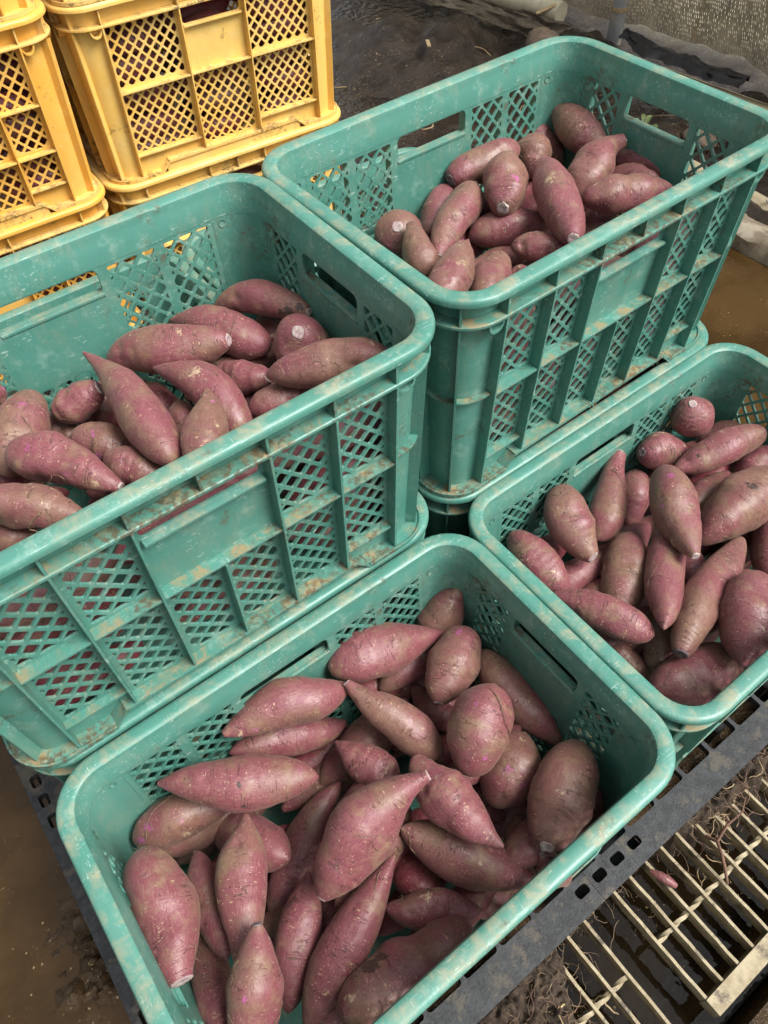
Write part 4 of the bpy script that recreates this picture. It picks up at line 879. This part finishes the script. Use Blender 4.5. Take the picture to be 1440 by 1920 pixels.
# buried sweet potatoes, seen through lattices, slots and gaps
FILL = []
for i in range(6):
    rr = random.Random(500 + i); ln = rr.uniform(.115, .15)
    me, m4, info = potato_mesh('sweet_potato', (-ln / 2, 0, 0), (0, rr.uniform(-.008, .008), 0), (ln / 2, 0, 0), rr.uniform(.0215, .026), rr.uniform(.38, .6), .6, rr.uniform(.5, .8), .06, rr.choice([0, .1]), 900 + i, 24, 20)
    FILL.append((me, info['P'][::4].copy(), info['rad'].mean(1)[::4].copy()))
FILL_RED = []
for me, P_, R_ in FILL:
    me2 = me.copy(); me.materials.append(POTATO); me2.materials.append(POTATO_RED); FILL_RED.append((me2, P_, R_))
KEEP = None
KEEP = set([1, 2, 3, 4, 5, 6, 9, 11, 17, 22, 23, 24, 25, 26, 27, 32, 34, 35, 37, 40, 42, 43, 44, 45, 46, 47, 48, 49, 50, 51, 52, 54, 56, 57, 58, 59, 60, 61, 62, 63, 65, 79, 80, 81, 83, 93, 96, 97, 98, 99, 101, 104, 105, 107, 110, 111, 113, 114, 116, 119, 120, 121, 124, 127, 128, 129, 130, 132, 134, 136, 139, 140, 144, 145, 146, 147, 148, 149, 150, 151, 153, 159, 161, 162, 164, 166, 168, 173, 176, 177, 179, 180, 182, 186, 190, 191, 193, 195, 196, 198, 199, 200, 203, 209, 211, 214, 217, 219, 220, 221, 222, 230, 231, 235, 236, 237, 238, 239, 240, 242, 243, 244, 245, 246, 247, 248, 249, 251, 253, 254, 255, 256, 257, 258, 260, 262, 263, 264, 265, 266, 267, 269, 271, 272, 273, 274, 275, 276, 278, 282, 285, 288, 291, 294, 300, 303, 306, 309, 312, 317, 320, 330, 341, 342, 344, 345])
FID = [0]
def fill(x, y, rz, z, layers, rows, cols, label, group, mats, seed, check=True, tilt=.12):
    rg = random.Random(seed); c, s = math.cos(rz), math.sin(rz)
    for zl in layers:
        for yl in rows:
            for xl in cols:
                px, py, pz = xl + rg.uniform(-.012, .012), yl + rg.uniform(-.002, .004), zl + rg.uniform(-.006, .006)
                ang = rg.uniform(-.22, .22) * (1 if .1 < yl < .27 else .2) + (math.pi if rg.random() < .5 else 0); tl = rg.uniform(-tilt, tilt); k = rg.randrange(6); red = rg.random() < mats
                FID[0] += 1
                if KEEP is not None and FID[0] not in KEEP: continue
                wx, wy = x + c * px - s * py, y + s * px + c * py
                me, P_, R_ = (FILL_RED if red else FILL)[k]
                M4 = Matrix.Translation((wx, wy, z + pz)) @ Matrix.Rotation(rz + ang, 4, 'Z') @ Matrix.Rotation(tl, 4, 'Y') @ Matrix.Rotation(rg.uniform(0, 6), 4, 'X')
                Q = np.array([tuple(M4 @ Vector(p)) for p in P_])
                if check and any((np.linalg.norm(Q[:, None] - S[0][None], axis=2) - R_[:, None] - S[1][None]).min() < -.024 for S in SAMPLES if np.abs(S[0].mean(0) - Q.mean(0)).max() < .2): continue
                o = link('sweet_potato', me); o.matrix_world = M4
                tag(o, label, 'sweet potato', group)
C3 = (.115, .26, .405)
ROWS = (.058, .108, .156, .204, .252, .300)
fill(-.0169, .3548, -.0024, ZB + HC, (.172,), (.058,), C3, 'buried sweet potato in the big left green crate, seen only in bits', 'sweet potatoes buried in the big left green crate', .0, 11)
fill(-.0169, .3548, -.0024, ZB + HC, (.036, .082, .128), ROWS, C3, 'buried sweet potato in the big left green crate, seen only in bits', 'sweet potatoes buried in the big left green crate', .45, 1)
fill(.5087, .3618, .02346, ZB + HC, (.172,), (.058,), C3, 'buried sweet potato in the upper far green crate, seen only in bits', 'sweet potatoes buried in the upper far green crate', .0, 12)
fill(.5087, .3618, .02346, ZB + HC, (.036, .082, .128), ROWS, C3, 'buried sweet potato in the upper far green crate, seen only in bits', 'sweet potatoes buried in the upper far green crate', .35, 2)
fill(0, 0, 0, ZB, (.045, .090, .135), ROWS, C3, 'buried sweet potato under the front green crate heap, seen in dark gaps', 'sweet potatoes buried in the front green crate', .5, 3)
fill(.5213, .0103, .0069, ZB, (.060, .105, .150), ROWS, C3, 'buried sweet potato under the right green crate heap, seen in dark gaps', 'sweet potatoes buried in the right green crate', .5, 4)
fill(-.0090, .3635, 0, ZB, (.215,), (.056, .104), C3, 'sweet potato glimpsed in the slit under the big left green crate', 'sweet potatoes in the hidden crate at the left', .5, 5, False)
fill(.5130, .3685, .004, ZB, (.215,), (.056, .104), C3, 'sweet potato glimpsed in the slit under the upper far green crate', 'sweet potatoes in the hidden crate at the back', .5, 6, False)
fill(YX, YY, YA, YZ, (.036, .082, .128, .174, .216), (.056, .104, .152), C3, 'dark red sweet potato behind the lattice of the pale stained yellow crate', 'sweet potatoes in the pale stained yellow crate', .85, 7, False)
fill(AX, AY, AA, AZ, (.036, .082, .128, .174, .216), (.056, .104), C3, 'dark red sweet potato behind the lattice of the left orange yellow crate', 'sweet potatoes in the orange yellow crate', .85, 8, False)
fill(YX - .006, YY - .006, YA, YZ - HC, (.17, .215,), (.056, .104), C3, 'dark red sweet potato in the lower yellow crate, glimpsed under its handle', 'sweet potatoes in the lower yellow crate', .85, 9, False)
fill(AX - .002, AY - .004, AA, AZ - HC, (.08, .128, .174, .216), (.056, .104), C3, 'dark red sweet potato in the bottom crate of the left yellow stack', 'sweet potatoes in the bottom left yellow crate', .85, 10, False)

# ------------------------------------------------------------------ ground, trench, water
from mathutils import noise as mnoise
def fbm(x, y, s, o=4, seed=0.):
    return mnoise.fractal(Vector((x * s, y * s, seed)), .9, 2.1, o)
TR = (.17, 2.2, -.235, -.004)         # drain trench: x0, x1, y0, y1
def gz(x, y):
    if TR[0] < x < TR[1] and TR[2] < y < TR[3]: return -.26
    if TR[0] - .012 < x < TR[1] + .012 and TR[2] - .012 < y < TR[3] + .012: return -.004
    z = .006 * fbm(x, y, 5.) + .003 * fbm(x, y, 22., 3, 4.)
    if 1.93 < x < 2.5 and y < 1.30: z += .05 + .022 * fbm(x, y, 9., 4, 3.)
    bk = max(0., min(1., (x + y - 2.6) / .6))
    z += bk * (.013 * fbm(x, y, 3.4, 4, 7.) + .005 * fbm(x, y, 13., 3, 2.))
    # heap of mud by the net
    d = math.hypot((x - 1.98) / .34, (y - 2.22) / .32); z += .11 * max(0., 1 - d * d) * (.75 + .6 * fbm(x, y, 6., 5, 1.))
    d = math.hypot((x - 2.32) / .24, (y - 1.86) / .22); z += .10 * max(0., 1 - d * d) * (.7 + .7 * fbm(x, y, 8., 5, 5.))
    if x < .05 and y < 1.2:
        d = math.hypot((x + .115) / .075, (y - .34) / .10); z += .020 * max(0., 1 - d * d) * (.55 + 1.2 * fbm(x, y, 34., 5, 9.) + .7 * fbm(x, y, 110., 3, 3.))
    if x > 2.7: z += min(.3, (x - 2.7) * .12)
    return z
def axis(lo, hi, step, cuts):
    a = list(np.arange(lo, hi + 1e-6, step)) + cuts
    e = lo; st = step
    while e > -70: st *= 1.35; e -= st; a.append(e)
    e = hi; st = step
    while e < 90: st *= 1.35; e += st; a.append(e)
    return sorted(set(round(v, 5) for v in a))
gx = axis(-.9, 3.2, .022, [TR[0] - .003, TR[0] + .003, TR[1] - .003, TR[1] + .003] + list(np.arange(-.24, -.05, .0055))); gy = axis(-.7, 3.3, .022, [TR[2] - .003, TR[2] + .003, TR[3] - .003, TR[3] + .003] + list(np.arange(.18, .50, .0055)))
g = MB(); nx = len(gx)
for y in gy:
    for x in gx: g.v.append((x, y, gz(x, y)))
for j in range(len(gy) - 1):
    for i in range(nx - 1): g.f.append((j * nx + i, j * nx + i + 1, (j + 1) * nx + i + 1, (j + 1) * nx + i))
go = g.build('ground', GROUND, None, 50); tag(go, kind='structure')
def sheet(name, pts, z, mat, n=1):
    mb = MB(); mb.add([(x, y, z) for x, y in pts], [tuple(range(len(pts)))]); o = mb.build(name, mat); tag(o, kind='structure'); return o
sheet('puddle_water', [(-.9, -.4), (-.075, -.4), (-.075, 1.25), (-.9, 1.25)], .0072, PUDDLE)
sheet('puddle_water', [(1.06, .05), (1.86, .05), (1.86, 1.22), (1.5, 1.5), (1.06, 1.3)], .004, PUDDLE)
sheet('puddle_water', [(1.1, 1.5), (2.15, 1.5), (2.3, 3.1), (1.1, 3.1)], .001, SLURRY)
sheet('drain_water', [(TR[0] + .004, TR[2] + .004), (TR[1] - .004, TR[2] + .004), (TR[1] - .004, TR[3] - .004), (TR[0] + .004, TR[3] - .004)], -.075, DRAIN)

# ------------------------------------------------------------------ black pallet
PX0, PX1, PY0, PY1, PT = -.070, 1.030, -.031, 1.085, .1494
pal = empty('plastic_pallet', ((PX0 + PX1) / 2, (PY0 + PY1) / 2, 0)); pc = pal.location.copy()
tag(pal, 'scuffed black plastic pallet carrying the green crates, holes along its edge', 'pallet')
dk = MB(); fn = lambda x, y, t: (x - pc.x, y - pc.y, PT - t); TK = .012
def cellr(x0, x1, y0, y1, hole=None):
    h = chamfer(chamfer(rect(*hole), .0025), .001) if hole else []
    ring_cell(dk, rect(x0, x1, y0, y1), h, fn, 0, TK)
# front band: solid, one group of four small holes
hx = [.427, .457, .488, .519]
def band_front():
    edges = [PX0]
    for h_ in hx: edges += [h_ - .0155, h_ + .0155]
    cellr(PX0, hx[0] - .0155, PY0, .0065)
    for h_ in hx: cellr(h_ - .0153, h_ + .0153, PY0, .0065, (h_ - .0095, h_ + .0095, -.0135, -.0015))
    cellr(hx[-1] + .0153, PX1, PY0, .0065)
band_front()
hy = [.530, .4985, .467, .20, .17]
cellr(PX0, -.020, .0065, .15)
prev = .15
for h_ in sorted(hy):
    if h_ - .0155 > prev: cellr(PX0, -.020, prev, h_ - .0155)
    cellr(PX0, -.020, h_ - .0155, h_ + .0155, (-.0610, -.0480, h_ - .0095, h_ + .0095)); prev = h_ + .0155
cellr(PX0, -.020, prev, PY1)
xs = list(np.arange(-.020, PX1 - .03, .0545)); ys = [.0065, .031] + list(np.arange(.031, PY1 - .02, .066))[1:]
for x0, x1 in zip(xs[:-1], xs[1:]):
    for y0, y1 in zip(ys[:-1], ys[1:]): cellr(x0, x1, y0, y1, (x0 + .003, x1 - .003, y0 + .001 if y0 < .01 else y0 + .004, y1 - .002))
cellr(xs[-1], PX1, .0065, PY1); cellr(-.020, xs[-1], ys[-1], PY1)
dk.build('deck', PALLET, pal)
lo = MB()
for x0 in xs[::2]: lo.box((x0 - .010 - pc.x, .02 - pc.y, .075), (x0 + .010 - pc.x, PY1 - .02 - pc.y, PT - TK - .02))
lo.build('under_beams', PALLET, pal)
ed = MB()
for a, b in (((PX0, PY0), (PX1, PY0 + .004)), ((PX0, PY0 + .0042), (PX0 + .004, PY1)), ((PX1 - .004, PY0 + .0042), (PX1, PY1)), ((PX0 + .0042, PY1 - .004), (PX1 - .0042, PY1))):
    ed.box((a[0] - pc.x, a[1] - pc.y, .105), (b[0] - pc.x, b[1] - pc.y, PT - TK - .0002))
ed.build('edge_skirt', PALLET, pal)
for fx in (PX0 + .07, (PX0 + PX1) / 2, PX1 - .07):
    for fy in (PY0 + .07, (PY0 + PY1) / 2, PY1 - .07):
        ft = MB(); ft.box((fx - .06 - pc.x, fy - .06 - pc.y, -.004), (fx + .06 - pc.x, fy + .06 - pc.y, .1045)); ft.build('foot_block', PALLET, pal)
# plain pallets under the yellow stacks
for (x, y, rz, zt, lab) in ((YX - .004, YY + .002, YA, YZ - HC, 'dark pallet hidden under the right yellow stack'), (AX - .002, AY - .004, AA, AZ - HC, 'dark pallet hidden under the left yellow stack')):
    p = empty('plastic_pallet', (x + LX / 2, y + LY / 2, 0), rz); tag(p, lab, 'pallet', 'pallets under the yellow crates')
    d_ = MB(); d_.box((-.26, -.17, zt - .02), (.258, .24, zt - .001)); d_.build('deck', PALLET, p)
    for fx in (-.2, 0, .2):
        f_ = MB(); f_.box((fx - .04, -.16, -.01), (fx + .04, .22, zt - .0202)); f_.build('foot_block', PALLET, p)

# ------------------------------------------------------------------ drain gratings
def bar_mb(x, y0, y1, ox, oy, zt=0., h=.026, w=.0042):
    mb = MB(); n = 10; rg = random.Random(int(x * 9999))
    for i in range(n + 1):
        y = y0 + (y1 - y0) * i / n; j = rg.uniform(-.0005, .0005)
        for (dx, dz) in ((-w / 2, 0), (w / 2, 0), (w / 2 - .0006, -h), (-w / 2 + .0006, -h)): mb.v.append((x - ox + dx + j, y - oy, zt + dz))
    for i in range(n):
        for c in range(4): c2 = (c + 1) % 4; mb.f.append((4 * i + c, 4 * i + c2, 4 * i + 4 + c2, 4 * i + 4 + c))
    mb.f += [(0, 1, 2, 3), (4 * n + 3, 4 * n + 2, 4 * n + 1, 4 * n)]
    return mb
def grating(xs_, y0, y1, label, end_bar, rods):
    ox, oy = sum(xs_) / len(xs_), (y0 + y1) / 2
    g_ = empty('drain_grating', (ox, oy, 0)); tag(g_, label, 'grating', 'drain gratings beside the pallet')
    for x in xs_: bar_mb(x, y0, y1, ox, oy).build('grating_bar', GRATE, g_)
    for ry in rods:
        mb = MB(); n = 60; pts = []; x0, x1 = xs_[0] - .002, xs_[-1] + .002
        # twisted square rod
        for i in range(n + 1):
            x = x0 + (x1 - x0) * i / n; a = x * 70
            for q in range(4): mb.v.append((x - ox, ry - oy + .0040 * math.cos(a + q * math.pi / 2), -.0075 + .0040 * math.sin(a + q * math.pi / 2)))
        for i in range(n):
            for q in range(4): q2 = (q + 1) % 4; mb.f.append((4 * i + q, 4 * i + q2, 4 * i + 4 + q2, 4 * i + 4 + q))
        mb.f += [(3, 2, 1, 0), (4 * n, 4 * n + 1, 4 * n + 2, 4 * n + 3)]
        mb.build('cross_rod', GRATE, g_, 60)
    if end_bar:
        mb = MB(); mb.box((xs_[0] - .0022 - ox, end_bar[0] - oy, -.0300), (xs_[-1] + .02 - ox, end_bar[1] - oy, .0022)); 
        mb.build('end_bar', GRATE, g_)
    return g_
grating([.2575 + .0312 * i for i in range(7)], -.232, -.010, 'rusty beige drain grating half buried in matted mud, lower left of the wider gap', (-.236, -.2325), [-.110])
grating([.5035 + .0322 * i for i in range(18)], -.1885, -.010, 'beige painted drain grating with a broad muddy end bar at the lower right', (-.2105, -.189), [-.109])

# matted mud along the pallet and on the gratings
def bank(name, x0, x1, y0, y1, hf, step=.0035):
    nx_, ny_ = int((x1 - x0) / step), int((y1 - y0) / step); mb = MB()
    for j in range(ny_ + 1):
        for i in range(nx_ + 1):
            x, y = x0 + (x1 - x0) * i / nx_, y0 + (y1 - y0) * j / ny_; mb.v.append((x, y, hf(x, y)))
    ok = lambda k: mb.v[k][2] > -.079
    for j in range(ny_):
        for i in range(nx_):
            q = (j * (nx_ + 1) + i, j * (nx_ + 1) + i + 1, (j + 1) * (nx_ + 1) + i + 1, (j + 1) * (nx_ + 1) + i)
            if any(ok(k) for k in q): mb.f.append(q)
    o = mb.build(name, CLOD, None, 80); tag(o, kind='stuff'); return o
def h_bank(x, y):
    n1, n2 = fbm(x, y, 26., 5, 1.), fbm(x, y, 80., 4, 2.)
    lump = abs(fbm(x, y, 38., 3, 8.))
    edge = -.034 - .010 * n1                       # how far the mud creeps out from under the pallet
    top = .010 + .010 * n1 + .008 * n2
    if x < .40: k = min(1., (.40 - x) / .07); edge -= .125 * k; top += .014 * k + .030 * lump * k
    if x > .60: k = min(1., (x - .60) / .10); edge -= .036 * k; top += .012 * k + .026 * lump * k
    if .40 < x < .60: top -= .012
    d = (y - edge) / .024
    return top - .1 * max(0., 1 - max(0., min(1., d))) ** 1.5 - (.02 if d <= 0 else 0)
bank('mud_bank', .14, 1.30, -.225, .0, h_bank, .003)

def strands(name, spec, mat, seed, label=None):
    """loose rootlets or straw: one object, nobody could count them"""
    rg = random.Random(seed); mb = MB()
    for (cx, cy, sx, sy, n, zf, l0, l1, r0) in spec:
        for i in range(n):
            x, y = rg.gauss(cx, sx), rg.gauss(cy, sy); a = rg.uniform(0, 6.3); ln = rg.uniform(l0, l1); z = zf(x, y) + rg.uniform(-.003, .004); pts = []
            k = 9; el = rg.uniform(-.1, .25)
            for q in range(k):
                pts.append((x, y, max(z, -.07))); a += rg.uniform(-.6, .6); x += math.cos(a) * ln / k; y += math.sin(a) * ln / k; z += ln / k * el; el -= rg.uniform(.0, .16)
            mb.tube(pts, r0 * rg.uniform(.6, 1.2), 4, False)
    o = mb.build(name, mat); tag(o, kind='stuff'); return o
hb = lambda x, y: max(h_bank(x, y), -.02)
strands('rootlets', [(.26, -.085, .06, .035, 90, hb, .015, .06, .00034), (.35, -.06, .03, .02, 40, hb, .015, .05, .00034), (.76, -.050, .10, .014, 90, hb, .015, .06, .00034), (.47, -.030, .06, .004, 40, hb, .008, .03, .00035)], ROOT, 3)
strands('dark_rootlets', [(.26, -.09, .05, .03, 70, hb, .015, .05, .0006), (.76, -.055, .09, .014, 70, hb, .015, .05, .0006)], ROOT_DARK, 4)
strands('straw_bits', [(.72, -.06, .06, .015, 26, hb, .02, .05, .0008), (.3, -.1, .05, .02, 18, hb, .015, .03, .0012), (2.25, 1.2, .2, .12, 30, gz, .05, .16, .0016), (1.9, 2.2, .4, .4, 14, gz, .05, .15, .002)], STRAW, 5)
rg = random.Random(12)
# one thick root across the grating, a broken potato scrap
tw = MB(); tw.tube([(.660, -.060, .004), (.662, -.074, .016), (.650, -.088, .024), (.640, -.104, .018), (.632, -.118, .008)], [.0028, .0026, .0024, .0024, .0022], 7)
tw.tube([(.662, -.074, .016), (.690, -.068, .020), (.72, -.070, .022), (.742, -.06, .02)], [.0024, .002, .0016, .001], 6)
tag(tw.build('dead_root', ROOT_DARK, None, 60), 'thick forked brown root lying across the drain grating', 'root')
sp_ = MB(); sp_.tube([(.562, -.043, .004), (.566, -.055, .008), (.571, -.068, .008), (.575, -.077, .004)], [.003, .0062, .0062, .004], 9)
scrap = sp_.build('potato_scrap', POTATO, None, 60); tag(scrap, 'broken reddish scrap of sweet potato lying on the edge of the grating', 'scrap')

# pebbles and grit in the wet at the left
pb = MB(); rg = random.Random(8)
for i in range(420):
    x, y = rg.uniform(-.42, -.07), rg.uniform(-.15, .42)
    if rg.random() < .35: x, y = rg.gauss(-.25, .05), rg.gauss(.06, .07)
    r_ = rg.uniform(.0008, .0026); n = 5
    v = [(x + r_ * rg.uniform(.6, 1.4) * math.cos(k * 6.283 / n), y + r_ * rg.uniform(.6, 1.4) * math.sin(k * 6.283 / n), .0068) for k in range(n)] + [(x, y, .0075 + r_ * rg.uniform(.4, .9))]
    pb.add(v, [(k, (k + 1) % n, n) for k in range(n)])
tag(pb.build('grit', STRAW), kind='stuff')

# ------------------------------------------------------------------ far right: kerb, boards, pole, pipe, net, weeds
def bumpy_beam(name, x0, x1, y0, y1, z0, z1, mat, amp, label, cat, seed, rz=0.):
    mb = MB(); n = 60; cx_, cy_ = (x0 + x1) / 2, (y0 + y1) / 2
    sec = [(x0, z0), (x0 + .012, z1 - .02), (x0 + .035, z1 - .003), ((x0 + x1) / 2, z1), (x1 - .02, z1 - .002), (x1, z1 - .02), (x1, z0)]
    for i in range(n + 1):
        y = y0 + (y1 - y0) * i / n
        for (x, z) in sec:
            q = amp * fbm(x * 1.0 + seed, y + z, 9., 4, seed); mb.v.append((x + q - cx_, y - cy_, z + (q * .6 if z > z0 else 0)))
    k = len(sec)
    for i in range(n):
        for c in range(k): c2 = (c + 1) % k; mb.f.append((k * i + c, k * i + c2, k * i + k + c2, k * i + k + c))
    mb.f += [tuple(range(k)), tuple(reversed(range(n * k, n * k + k)))]
    o = mb.build(name, mat, None, 40, (cx_, cy_, 0)); o.rotation_euler.z = rz; tag(o, label, cat); return o
bumpy_beam('concrete_kerb', 1.845, 1.955, -.6, 1.10, -.05, .055, CONC, .022, 'rough stained concrete kerb along the brown puddle at the right', 'kerb', 3., -.02)
bumpy_beam('pale_board', 1.958, 2.040, -.5, 1.12, -.05, .062, BOARD, .002, 'pale flat board lying along the back of the rough kerb', 'board', 6., -.02)
gs = MB(); gs.box((-.16, -.3, .09), (.16, .3, .10)); gso = gs.build('grey_sheet', SLATE, None, None, (2.36, .80, 0)); gso.rotation_euler = (.0, .0, .05); tag(gso, 'flat dark grey sheet on the soil behind the kerb at the right edge', 'sheet')
hk = MB(); hk.tube([(2.0, .845, .070), (2.06, .80, .074), (2.2, .70, .078)], .004, 6); tag(hk.build('steel_pin', STEEL, None, 60), 'thin steel pin lying on the pale board', 'pin')
bumpy_beam('timber_beam', 2.385, 2.435, -.2, 1.50, .03, .105, BOARD, .003, 'weathered beam along the foot of the net at the right', 'beam', 9., .10)
PXY = (2.555, 1.862)
po = empty('steel_pole', (PXY[0], PXY[1], 0)); tag(po, 'galvanised steel pole standing in the mud and holding up the net', 'pole')
q = MB(); q.tube([(0, 0, -.1), (0, 0, 1.9)], .026, 18); q.build('tube', STEEL, po, 60)
q = MB(); q.tube([(0, 0, .105), (0, 0, .112), (0, 0, .12)], [.0275, .0285, .0275], 14); q.build('tie_band', STRAW, po, 60)
fp = MB(); a_, b_ = Vector((2.30, 2.62, .092)), Vector((2.40, 1.985, .100)); fp.tube([a_, a_.lerp(b_, .35), a_.lerp(b_, .7), b_], .036, 18); tag(fp.build('fallen_pipe', PIPE, None, 60), 'thick beige plastic pipe lying at the foot of the net', 'pipe')
st = MB()
for k in range(5):
    pass
def net_sheet(name, label, fn, nu, nv, group=None):
    mb = MB(); uv = []
    for j in range(nv + 1):
        for i in range(nu + 1): mb.v.append(fn(i / nu, j / nv))
    for j in range(nv):
        for i in range(nu): mb.f.append((j * (nu + 1) + i, j * (nu + 1) + i + 1, (j + 1) * (nu + 1) + i + 1, (j + 1) * (nu + 1) + i))
    me = bpy.data.meshes.new(name); me.from_pydata(mb.v, [], mb.f); me.materials.append(NET)
    me.polygons.foreach_set('use_smooth', [True] * len(mb.f)); ul = me.uv_layers.new(name='UVMap')
    w = nu + 1; sx = net_size[0]; sy = net_size[1]
    vals = [(i % w) / nu * sx if c == 0 else (i // w) / nv * sy for l in me.loops for i in (l.vertex_index,) for c in (0, 1)]
    ul.data.foreach_set('uv', vals); me.update(); o = link(name, me); tag(o, label, 'net', group); return o
net_size = (2.4, 1.4)
def nf(u, v):
    y = 1.875 - 2.4 * u; sag = .05 * math.sin(u * 9) * (1 - v)
    return (2.605 + .05 * u + .035 * math.sin(y * 7 + v * 4) * (.3 + v * .4) + .03 * fbm(y, v, 2.2, 3, 1.) - .02 * (1 - v), y, .055 + .02 * math.sin(y * 5.) + .03 * fbm(y, 0, 4.) + v * 1.45 + sag * .3)
net_sheet('windbreak_net', 'grey brown windbreak net hanging right of the steel pole, light showing through its knit', nf, 110, 60)
net_size = (1.7, 1.4)
def nf2(u, v):
    y = 1.905 + 1.7 * u
    return (2.635 + .03 * math.sin(y * 8) + .04 * fbm(y, v, 2.5, 3, 2.), y, .03 + v * 1.4)
net_sheet('windbreak_net', 'windbreak net left of the steel pole, behind the fallen pipe', nf2, 80, 50)
net_size = (.9, .5)
def nf3(u, v):
    y = 1.90 + .9 * u; x = 2.372 - .09 * u - .14 * v * (.6 + .4 * u) + .03 * fbm(y, v, 5., 3, 3.)
    bulge = 0.
    return (x, y, .060 + bulge + .022 * fbm(y * 1.4, v, 4., 4, 6.) + .03 * (1 - v))
net_sheet('net_flap', 'crumpled flap of net spread over the mud in front of the fallen pipe', nf3, 60, 34)
ff = MB(); fu, fv = 40, 10
for j in range(fv + 1):
    for i in range(fu + 1):
        y = 1.80 - .50 * i / fu; t = j / fv; w_ = .10 * (.55 + .45 * math.sin(i / fu * 3.1)) * (1 + .5 * fbm(y, 0, 7.))
        ff.v.append((2.555 - w_ * t + .012 * fbm(y, t, 9.), y, .052 + .028 * math.sin(math.pi * t) * (.7 + .4 * fbm(y, t * .4, 9., 3, 2.)) + .005 * fbm(y * 2, t, 12., 2, 4.)))
for j in range(fv):
    for i in range(fu): ff.f.append((j * (fu + 1) + i, j * (fu + 1) + i + 1, (j + 1) * (fu + 1) + i + 1, (j + 1) * (fu + 1) + i))
tag(ff.build('film_strip', FOIL, None, 60), 'crumpled strip of black film along the bottom of the net', 'film')
cdr = MB(); cdr.tube([(2.57, 1.52, 1.4), (2.575, 1.535, .6), (2.56, 1.55, .10)], .0028, 5); tag(cdr.build('hanging_cord', STRAW, None, 60), 'thin beige cord hanging down the net', 'cord')
for (cx_, cy_, rz, lab) in ((2.14, 1.36, .4, 'small weed with broad pale leaves seen through the short side handle of the upper crate'), (2.20, 1.02, 1.9, 'small weed with narrow leaves by the kerb, seen through crate lattice')):
    wt = empty('weed', (cx_, cy_, gz(cx_, cy_)), rz); tag(wt, lab, 'weed'); rg = random.Random(int(cx_ * 1000))
    for i in range(9):
        a = rg.uniform(0, 6.3); ln = rg.uniform(.04, .08); wd_ = ln * rg.uniform(.25, .45); mb = MB(); n = 5
        for q_ in range(n + 1):
            t = q_ / n; w_ = wd_ * math.sin(math.pi * min(1, t * .92 + .06)) * .5; rr_ = ln * t; zz = .03 * math.sin(t * 2.2) + .008
            for s_ in (-1, 0, 1): mb.v.append((rr_ * math.cos(a) - s_ * w_ * math.sin(a), rr_ * math.sin(a) + s_ * w_ * math.cos(a), zz + (.004 if s_ else 0)))
        for q_ in range(n): mb.f += [(3 * q_, 3 * q_ + 1, 3 * q_ + 4, 3 * q_ + 3), (3 * q_ + 1, 3 * q_ + 2, 3 * q_ + 5, 3 * q_ + 4)]
        mb.build('leaf', LEAF, wt, 80)
for i, (x, y, r_, lab) in enumerate(((2.16, 1.18, .05, 'largest muddy stone on the soil behind the kerb'), (2.05, 1.32, .035, 'small muddy stone nearest the upper crate, behind the kerb'), (2.30, 1.10, .04, 'muddy stone close to the beam under the net'), (2.26, 1.93, .055, 'pale stone on the mud heap left of the pole'))):
    bm = bmesh.new(); bmesh.ops.create_icosphere(bm, subdivisions=3, radius=r_)
    for v in bm.verts:
        n_ = mnoise.fractal(v.co * (2. / r_) * .35 + Vector((i * 3., 0, 0)), .9, 2., 4); v.co *= 1 + .28 * n_; v.co.z *= .7
    me = bpy.data.meshes.new('stone'); bm.to_mesh(me); bm.free(); me.materials.append(STONE); me.polygons.foreach_set('use_smooth', [True] * len(me.polygons))
    tag(link('stone', me, None, (x, y, gz(x, y) + r_ * .3)), lab, 'stone', 'stones on the soil')
wb = MB(); wb.box((-.035, -.012, -.004), (.035, .012, .004)); wbo = wb.build('wood_chip', WOOD, None, None, (2.36, 2.02, .115)); wbo.rotation_euler = (.3, .4, 2.4); tag(wbo, 'pale splintered wood chip on the mud by the net flap', 'wood chip')
wb = MB(); wb.box((-.05, -.006, -.002), (.05, .006, .002)); wbo = wb.build('straw_stalk', STRAW, None, None, (1.90, 2.10, .10)); wbo.rotation_euler = (.1, .2, .95); tag(wbo, 'single pale straw stalk on the dark mud heap', 'straw')
